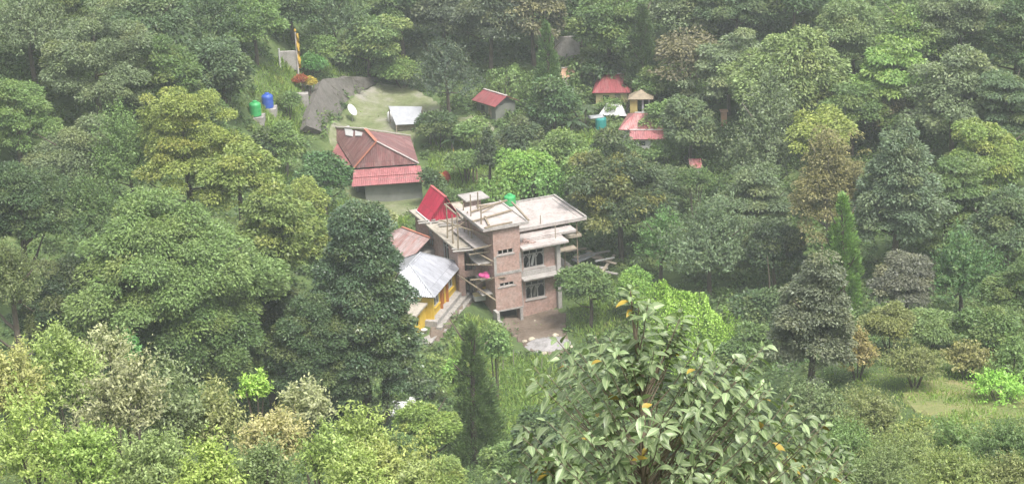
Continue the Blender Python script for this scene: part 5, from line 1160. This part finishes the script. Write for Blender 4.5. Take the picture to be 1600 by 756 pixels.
# ------------------------------------------------------------------ the near leafy shrub
def near_shrub():
    stems = []; Y0 = 14.2
    base = np.array([aty(1005, 750, Y0)[0], Y0, 0]); base[2] = h1(base[0], Y0)
    t = thing('leafy_sapling', 'big near shrub with long drooping grey-green leaves, some yellow', 'shrub', base)
    q = MB(); fork = aty(1004, 690, Y0)
    trunk = [base+np.array([0, 0, -.2]), base+(fork-base)*.5+np.array([.06, 0, 0]), fork, aty(1003, 600, Y0), aty(992, 520, Y0), aty(985, 455, Y0)]
    q.tube(trunk, [.055, .045, .03, .022, .015, .006], 8)
    tips = []
    spec = [(985, 448, 0), (1062, 492, .1), (1012, 470, -.2), (930, 520, .25), (905, 545, -.2), (855, 578, .1), (838, 590, -.15), (880, 600, .4), (960, 540, -.3), (1045, 545, .35), (1095, 530, -.1), (1110, 575, .3), (1175, 548, .15), (1150, 590, -.3), (1205, 600, .2), (1185, 640, -.2),
            (1235, 632, .3), (1280, 668, 0), (1310, 690, .3), (1255, 690, -.3), (1330, 730, 0), (1300, 745, -.4), (820, 690, .1), (845, 720, -.2), (800, 745, .2), (900, 660, -.4), (930, 700, .3), (960, 640, .5), (1000, 620, -.5), (1055, 650, .2), (1085, 620, -.45), (1100, 690, -.2), (1140, 660, .5), (1160, 710, -.4), (1200, 730, .2), (1060, 720, -.5), (1000, 700, .5), (950, 740, -.4), (890, 745, .4), (1120, 750, .4), (1240, 750, .1), (1025, 590, .2), (1080, 580, .5), (940, 590, .45), (880, 640, .2), (1150, 630, .2), (1210, 680, .4), (970, 680, -.4), (1030, 745, .2), (870, 700, -.4), (1280, 720, .4)]
    for px, py, dy in spec:
        tips.append(aty(px, py+6, Y0+dy*1.3))
    tips += [t_+rng.normal(0, .11, 3)*np.array([1, 1.5, .8]) for t_ in list(tips)[1:]]
    tips += [aty(px_, py_, Y0+rng.normal(0, .5)) for px_, py_ in zip(rng.uniform(800, 900, 14), rng.uniform(670, 760, 14))]+[aty(px_, py_, Y0+rng.normal(0, .4)) for px_, py_ in zip(rng.uniform(1180, 1330, 18), rng.uniform(650, 760, 18))]
    n0 = len(tips)
    for i in range(120):   # inner and rear shoots
        a = rng.uniform(0, 6.28); r_ = rng.uniform(.1, 1)**.6; z = rng.uniform(-1.7, .62)
        w = 1.0*(1-.62*max(0, z+.3)/.9); tips.append(np.array([fork[0]+.25+math.cos(a)*r_*w*1.3-.12, Y0+math.sin(a)*r_*w*.8, fork[2]+.35+z]))
    LP, LD, LN, LS, LY, PT = [], [], [], [], [], []
    for i, tp in enumerate(tips):
        rad_ = math.hypot(tp[0]-fork[0], tp[1]-fork[1]); zz = tp[2]-.35-.75*rad_; b0 = None
        for k in range(5):
            if trunk[k][2] <= zz <= trunk[k+1][2]: b0 = trunk[k]+(trunk[k+1]-trunk[k])*(zz-trunk[k][2])/(trunk[k+1][2]-trunk[k][2])
        if b0 is None: b0 = trunk[1]
        if tp[2] < b0[2]+.05: b0 = trunk[1]+(trunk[2]-trunk[1])*rng.uniform(.2, .9); b0 = b0 if b0[2] < tp[2] else trunk[1]
        mid = b0+(tp-b0)*.55+np.array([0, 0, -.05]); mid = tp+(mid-tp)*min(1, .55/np.linalg.norm(mid-tp)); q.tube([b0, mid, tp], [.008, .005, .003], 5)
        ax = unit((tp-mid)[None])[0]; nl = int(rng.integers(11, 17)); 
        for j in range(nl):
            f = 1-(j/nl)**1.1*.75; p = mid+(tp-mid)*f; a = j*2.4+i; 
            x = np.cross(ax, [0, 0, 1]); x /= np.linalg.norm(x)+1e-6; y = np.cross(x, ax)
            d = ax*(.75 if j < 3 else .25)+(x*math.cos(a)+y*math.sin(a))*.9; d[2] -= .12; d /= np.linalg.norm(d)
            LP.append(p); LD.append(d); LN.append(unit((np.array([0, 0, 1.])+ax*.2+rng.normal(0, .38, 3))[None])[0]); LS.append(rng.uniform(.10, .20)*(.7 if j < 2 else 1)); LY.append(rng.random() < .013)
    q.build('stem', mat_plain('sapling_bark', (.30, .24, .17), .8, .4, 12), t)
    V, Fc, age = [], [], []
    for p, d, n, s, yl in zip(LP, LD, LN, LS, LY):
        n = n-d*(n@d); n /= np.linalg.norm(n); x = np.cross(d, n); b0 = len(V); ph = rng.uniform(.25, 1.2); twist = rng.normal(0, .35)
        prof = ((0, .03), (.13, .03), (.28, .72), (.48, 1.0), (.68, .82), (.86, .42), (1, .02))
        for u_, w_ in prof:
            dr = -ph*.34*s*u_*u_; c = p+d*s*u_*(1-.1*u_)+n*(.05*s*u_)+np.array([0, 0, dr]); w = w_*s*.18
            xx = x*math.cos(twist)+n*math.sin(twist)
            V += [c-xx*w+n*w*.38, c, c+xx*w+n*w*.38]
        for j in range(len(prof)-1):
            for k in (0, 1): Fc.append([b0+j*3+k, b0+j*3+k+1, b0+(j+1)*3+k+1, b0+(j+1)*3+k]); age.append(yl)
    age = np.array(age); Fc = np.array(Fc); V = np.array(V)-base
    for yl, nm, mt in ((0, 'leaves', M['sap_leaf']), (1, 'yellow_leaves', M['sap_yellow'])):
        sel = Fc[age == yl]; used, inv = np.unique(sel, return_inverse=True)
        me = bpy.data.meshes.new(nm); me.from_pydata(V[used].tolist(), [], inv.reshape(sel.shape).tolist()); me.update(); me.polygons.foreach_set('use_smooth', [True]*len(me.polygons)); ra = me.attributes.new('rib', 'FLOAT', 'POINT'); ra.data.foreach_set('value', (used % 3 == 1).astype(np.float32)); link_mesh(nm, me, mt, t)
def sap_col(nt):
    c = ramp(nt, noise(nt, 3, 3, .6, geopos(nt)), [(.3, (.105, .16, .062)), (.7, (.17, .225, .11))])
    c = mixc(nt, ramp(nt, noise(nt, 38, 3, .6, geopos(nt)), [(.45, (0, 0, 0)), (.75, (.5, .5, .5))]), c, (.22, .24, .12))
    a = nt.nodes.new('ShaderNodeAttribute'); a.attribute_name = 'rib'
    return mixc(nt, ramp(nt, a.outputs['Fac'], [(.8, (0, 0, 0)), (.95, (.8, .8, .8))]), c, (.30, .34, .20))
M['sap_leaf'] = mat_leaf('sapling_leaf', .22, .42, .5, .42, use_obj=False, base=sap_col)
M['sap_yellow'] = mat_plain('sapling_yellow_leaf', (.42, .31, .05), .5, .3, 8)
near_shrub()

# ------------------------------------------------------------------ undergrowth, scrub and grass (nobody could count them)
def pxpoly(pts): return np.array([ground(*p)[:2] for p in pts])
GRASSY = [pxpoly(a) for a in (((700, 560), (735, 490), (776, 476), (782, 505), (800, 530), (800, 565), (770, 600), (700, 620)),
                              ((398, 110), (440, 92), (475, 120), (480, 195), (440, 250), (470, 290), (430, 300), (392, 200)),
                              ((500, 80), (600, 85), (640, 125), (560, 118), (500, 115)),
                              ((770, 560), (870, 560), (870, 700), (780, 700)),
                              ((880, 470), (960, 430), (1010, 440), (1000, 500), (900, 540)), ((500, 330), (560, 320), (640, 335), (640, 352), (540, 380), (500, 360)),
                              ((672, 222), (790, 222), (800, 300), (690, 300), (668, 285)), ((890, 205), (945, 205), (960, 240), (900, 300), (860, 300), (850, 240)),
                              ((1330, 590), (1400, 575), (1610, 575), (1610, 672), (1380, 672)))]
FOOT = [np.array([fr(u, v, 0)[:2] for u, v in ((u0, v0), (u1, v0), (u1, v1), (u0, v1))]) for fr, u0, u1, v0, v1 in ((B, -2.6, 9.4, -.6, 14), (Y, -3, L+.3, -1, Wd+.3), (Mh, -2.6, WID+.8, -2.4, 12.5), (RS, -2.5, LL+.3, -2.6, 2.6))]
for nm in ('red_roof_shed', 'red_roof_house', 'pale_red_house', 'pink_lean_to', 'yellow_gatehouse', 'white_tarp', 'teal_water_tank'):
    pass
def frustum_points(n, y0, y1, margin=1.25):
    y = np.sqrt(rng.uniform(y0**2, y1**2, n)); x = rng.uniform(-1, 1, n)*(y*.2667*margin*1.08+2); return x, y
def keep(x, y, polys):
    I = np.c_[x, y]; r = np.ones(len(I), bool)
    for P in polys: r &= ~inside(I, P)
    return r
def scatter(name, x, y, hmin, hmax, s, leaves, mat, label_kind, spread=.5, fresh=.2):
    n = len(x); z = H(x, y); hh = rng.uniform(hmin, hmax, n)*(.5+rng.random(n)); idx = np.repeat(np.arange(n), leaves); m = len(idx)
    e = rdir(m); e[:, 2] = np.abs(e[:, 2]); k = rng.uniform(.5, 1, m)
    P = np.stack([x[idx]+e[:, 0]*spread*k*(hh[idx]+.2), y[idx]+e[:, 1]*spread*k*(hh[idx]+.2), z[idx]+e[:, 2]*hh[idx]*k], -1)
    NN = e*.5+np.array([0, 0, .7])+rng.normal(0, .35, (m, 3)); D = e*np.array([1, 1, .3])+rng.normal(0, .45, (m, 3))
    me = leafmesh(name, P, D, NN, s*rng.uniform(.6, 1.3, m)*np.clip(y[idx]/130, .45, 1.3), rng.uniform(.4, .7, m), rng.random(n)[idx]**3*fresh*2, mat)
    NLEAF[0] += m; tag(link_mesh(name, me, None), kind='stuff')
def greens(stops, sc):
    return lambda nt: ramp(nt, noise(nt, sc, 5, .7, geopos(nt)), stops)
M['undergrowth'] = mat_leaf('undergrowth_leaf', .3, .5, .35, .45, use_obj=False, base=greens([(.32, (.05, .085, .036)), (.48, (.085, .14, .052)), (.6, (.125, .195, .065)), (.75, (.15, .19, .08))], .22))
M['scrub'] = mat_leaf('scrub_leaf', .3, .5, .35, .45, use_obj=False, base=greens([(.3, (.095, .14, .05)), (.45, (.16, .21, .07)), (.6, (.21, .25, .08)), (.72, (.24, .21, .105))], .28))
x, y = frustum_points(22000, 95, 235); ok = keep(x, y, NOGROW+GRASSY+FOOT); scatter('undergrowth', x[ok], y[ok], .25, .9, .26, 40, M['undergrowth'], 'u', .7)
x, y = frustum_points(3600, 48, 96); ok = keep(x, y, NOGROW+GRASSY); scatter('scrub', x[ok], y[ok], .3, 1.0, .26, 60, M['scrub'], 's', .7, .4)
# grass: upright blades
def grass(name, polys, dens, hgt, mat, excl=()):
    X_, Y_ = [], []
    for P in polys:
        lo, hi = P.min(0), P.max(0); n = int(dens*(hi-lo).prod()); x = rng.uniform(lo[0], hi[0], n); y = rng.uniform(lo[1], hi[1], n); k = inside(np.c_[x, y], P) & keep(x, y, excl); X_.append(x[k]); Y_.append(y[k])
    x = np.concatenate(X_); y = np.concatenate(Y_); n = len(x); P = np.stack([x, y, H(x, y)], -1)
    D = rng.normal(0, .45, (n, 3))+np.array([0, 0, 1]); NN = rng.normal(0, 1, (n, 3)); c = np.sin(x*1.1+np.sin(y*.9))+np.sin(y*1.3)
    me = leafmesh(name, P, D, NN, hgt*rng.uniform(.5, 1.4, n)*(1+.25*c), np.full(n, .16)*rng.uniform(.7, 1.6, n), rng.random(n)**2*.6, mat, .25); NLEAF[0] += n; tag(link_mesh(name, me, None), kind='stuff')
M['grass'] = mat_leaf('grass_blade', .35, .6, .2, .35, use_obj=False, base=greens([(.3, (.13, .21, .06)), (.55, (.19, .29, .075)), (.72, (.25, .26, .10))], .5))
grass('grass', GRASSY[:8], 75, .42, M['grass'], FOOT+[NOGROW[0], NOGROW[1], NOGROW[2], NOGROW[3]])
grass('short_grass', [NOGROW[4], GRASSY[8]], 45, .22, M['grass'])
# crop rows
rows = []
cf = NOGROW[5]; lo, hi = cf.min(0), cf.max(0)
rx_, ry_ = [], []
for yy in np.arange(lo[1], hi[1], .75):
    xx = np.arange(lo[0], hi[0], .22); rx_.append(xx+rng.normal(0, .06, len(xx))); ry_.append(yy+.12*xx+rng.normal(0, .07, len(xx)))
x = np.concatenate(rx_); y = np.concatenate(ry_); k = inside(np.c_[x, y], cf); scatter('crop_plants', x[k], y[k], .12, .3, .24, 12, mat_leaf('crop_leaf', .35, .5, .3, .35, use_obj=False, base=greens([(.3, (.09, .16, .04)), (.6, (.13, .20, .05))], .7)), 'c', .7)
# sparse weeds on the worn ground
x, y = frustum_points(9000, 120, 215, 1.0); m_ = np.zeros(len(x), bool)
for P in (NOGROW[0], NOGROW[1], NOGROW[2], NOGROW[3]): m_ |= inside(np.c_[x, y], P)
m_ &= keep(x, y, FOOT) & (rng.random(len(x)) < .35); scatter('weeds', x[m_], y[m_], .04, .14, .16, 8, M['grass'], 'w', 1.2)
print('LEAVES', NLEAF[0])
import sys; sys.stderr.write('LEAVES %d\n' % NLEAF[0])
for i in TREEINFO[:0]:
    if float(i[5][1:]) > 17 or float(i[5][1:]) < 1: print(i)
HAZE = .00045; EXPO = 1.72
# ------------------------------------------------------------------ light, air, view
w = bpy.data.worlds.new("World"); S.world = w; w.use_nodes = True
nt = w.node_tree; bg = nt.nodes['Background']
sky = nt.nodes.new('ShaderNodeTexSky'); sky.sky_type = 'NISHITA'; sky.sun_disc = False
SE, SA = math.radians(62), math.radians(150)      # sun height; compass bearing from +Y clockwise (behind the camera, to its right)
sky.sun_elevation = SE; sky.sun_rotation = SA; sky.air_density = 1.0; sky.dust_density = 4.0; sky.altitude = 0
hs = nt.nodes.new('ShaderNodeHueSaturation'); hs.inputs['Saturation'].default_value = .35
nt.links.new(sky.outputs[0], hs.inputs['Color']); nt.links.new(hs.outputs[0], bg.inputs['Color']); bg.inputs['Strength'].default_value = .125
sl = bpy.data.lights.new('sun', 'SUN'); sl.energy = 1.5; sl.angle = math.radians(11); sl.color = (1, .96, .9)
so = bpy.data.objects.new('sun', sl); COL.objects.link(so)
dirv = Vector((math.sin(SA)*math.cos(SE), math.cos(SA)*math.cos(SE), math.sin(SE)))
so.rotation_euler = dirv.to_track_quat('Z', 'Y').to_euler(); so.location = (0, 0, 120)

hz = MB(); hz.box(-112, 112, -26, 302, -4, 112)
hm = bpy.data.materials.new('haze_air'); hm.use_nodes = True; hn = hm.node_tree; hn.nodes.clear()
out = hn.nodes.new('ShaderNodeOutputMaterial'); pv = hn.nodes.new('ShaderNodeVolumePrincipled')
pv.inputs['Color'].default_value = (.90, .94, .97, 1); pv.inputs['Density'].default_value = HAZE; pv.inputs['Anisotropy'].default_value = .2
hn.links.new(pv.outputs[0], out.inputs['Volume'])
tag(hz.build('haze', hm), kind='stuff')

S.view_settings.view_transform = 'Standard'; S.view_settings.look = 'None'; S.view_settings.gamma = 1; S.view_settings.exposure = EXPO
S.view_settings.use_curve_mapping = False
S.render.engine = 'CYCLES'
S.cycles.max_bounces = 6; S.cycles.diffuse_bounces = 4; S.cycles.glossy_bounces = 2; S.cycles.transmission_bounces = 3; S.cycles.volume_bounces = 1; S.cycles.transparent_max_bounces = 4
S.cycles.use_denoising = True
try: S.cycles.denoiser = 'OPENIMAGEDENOISE'
except Exception: pass
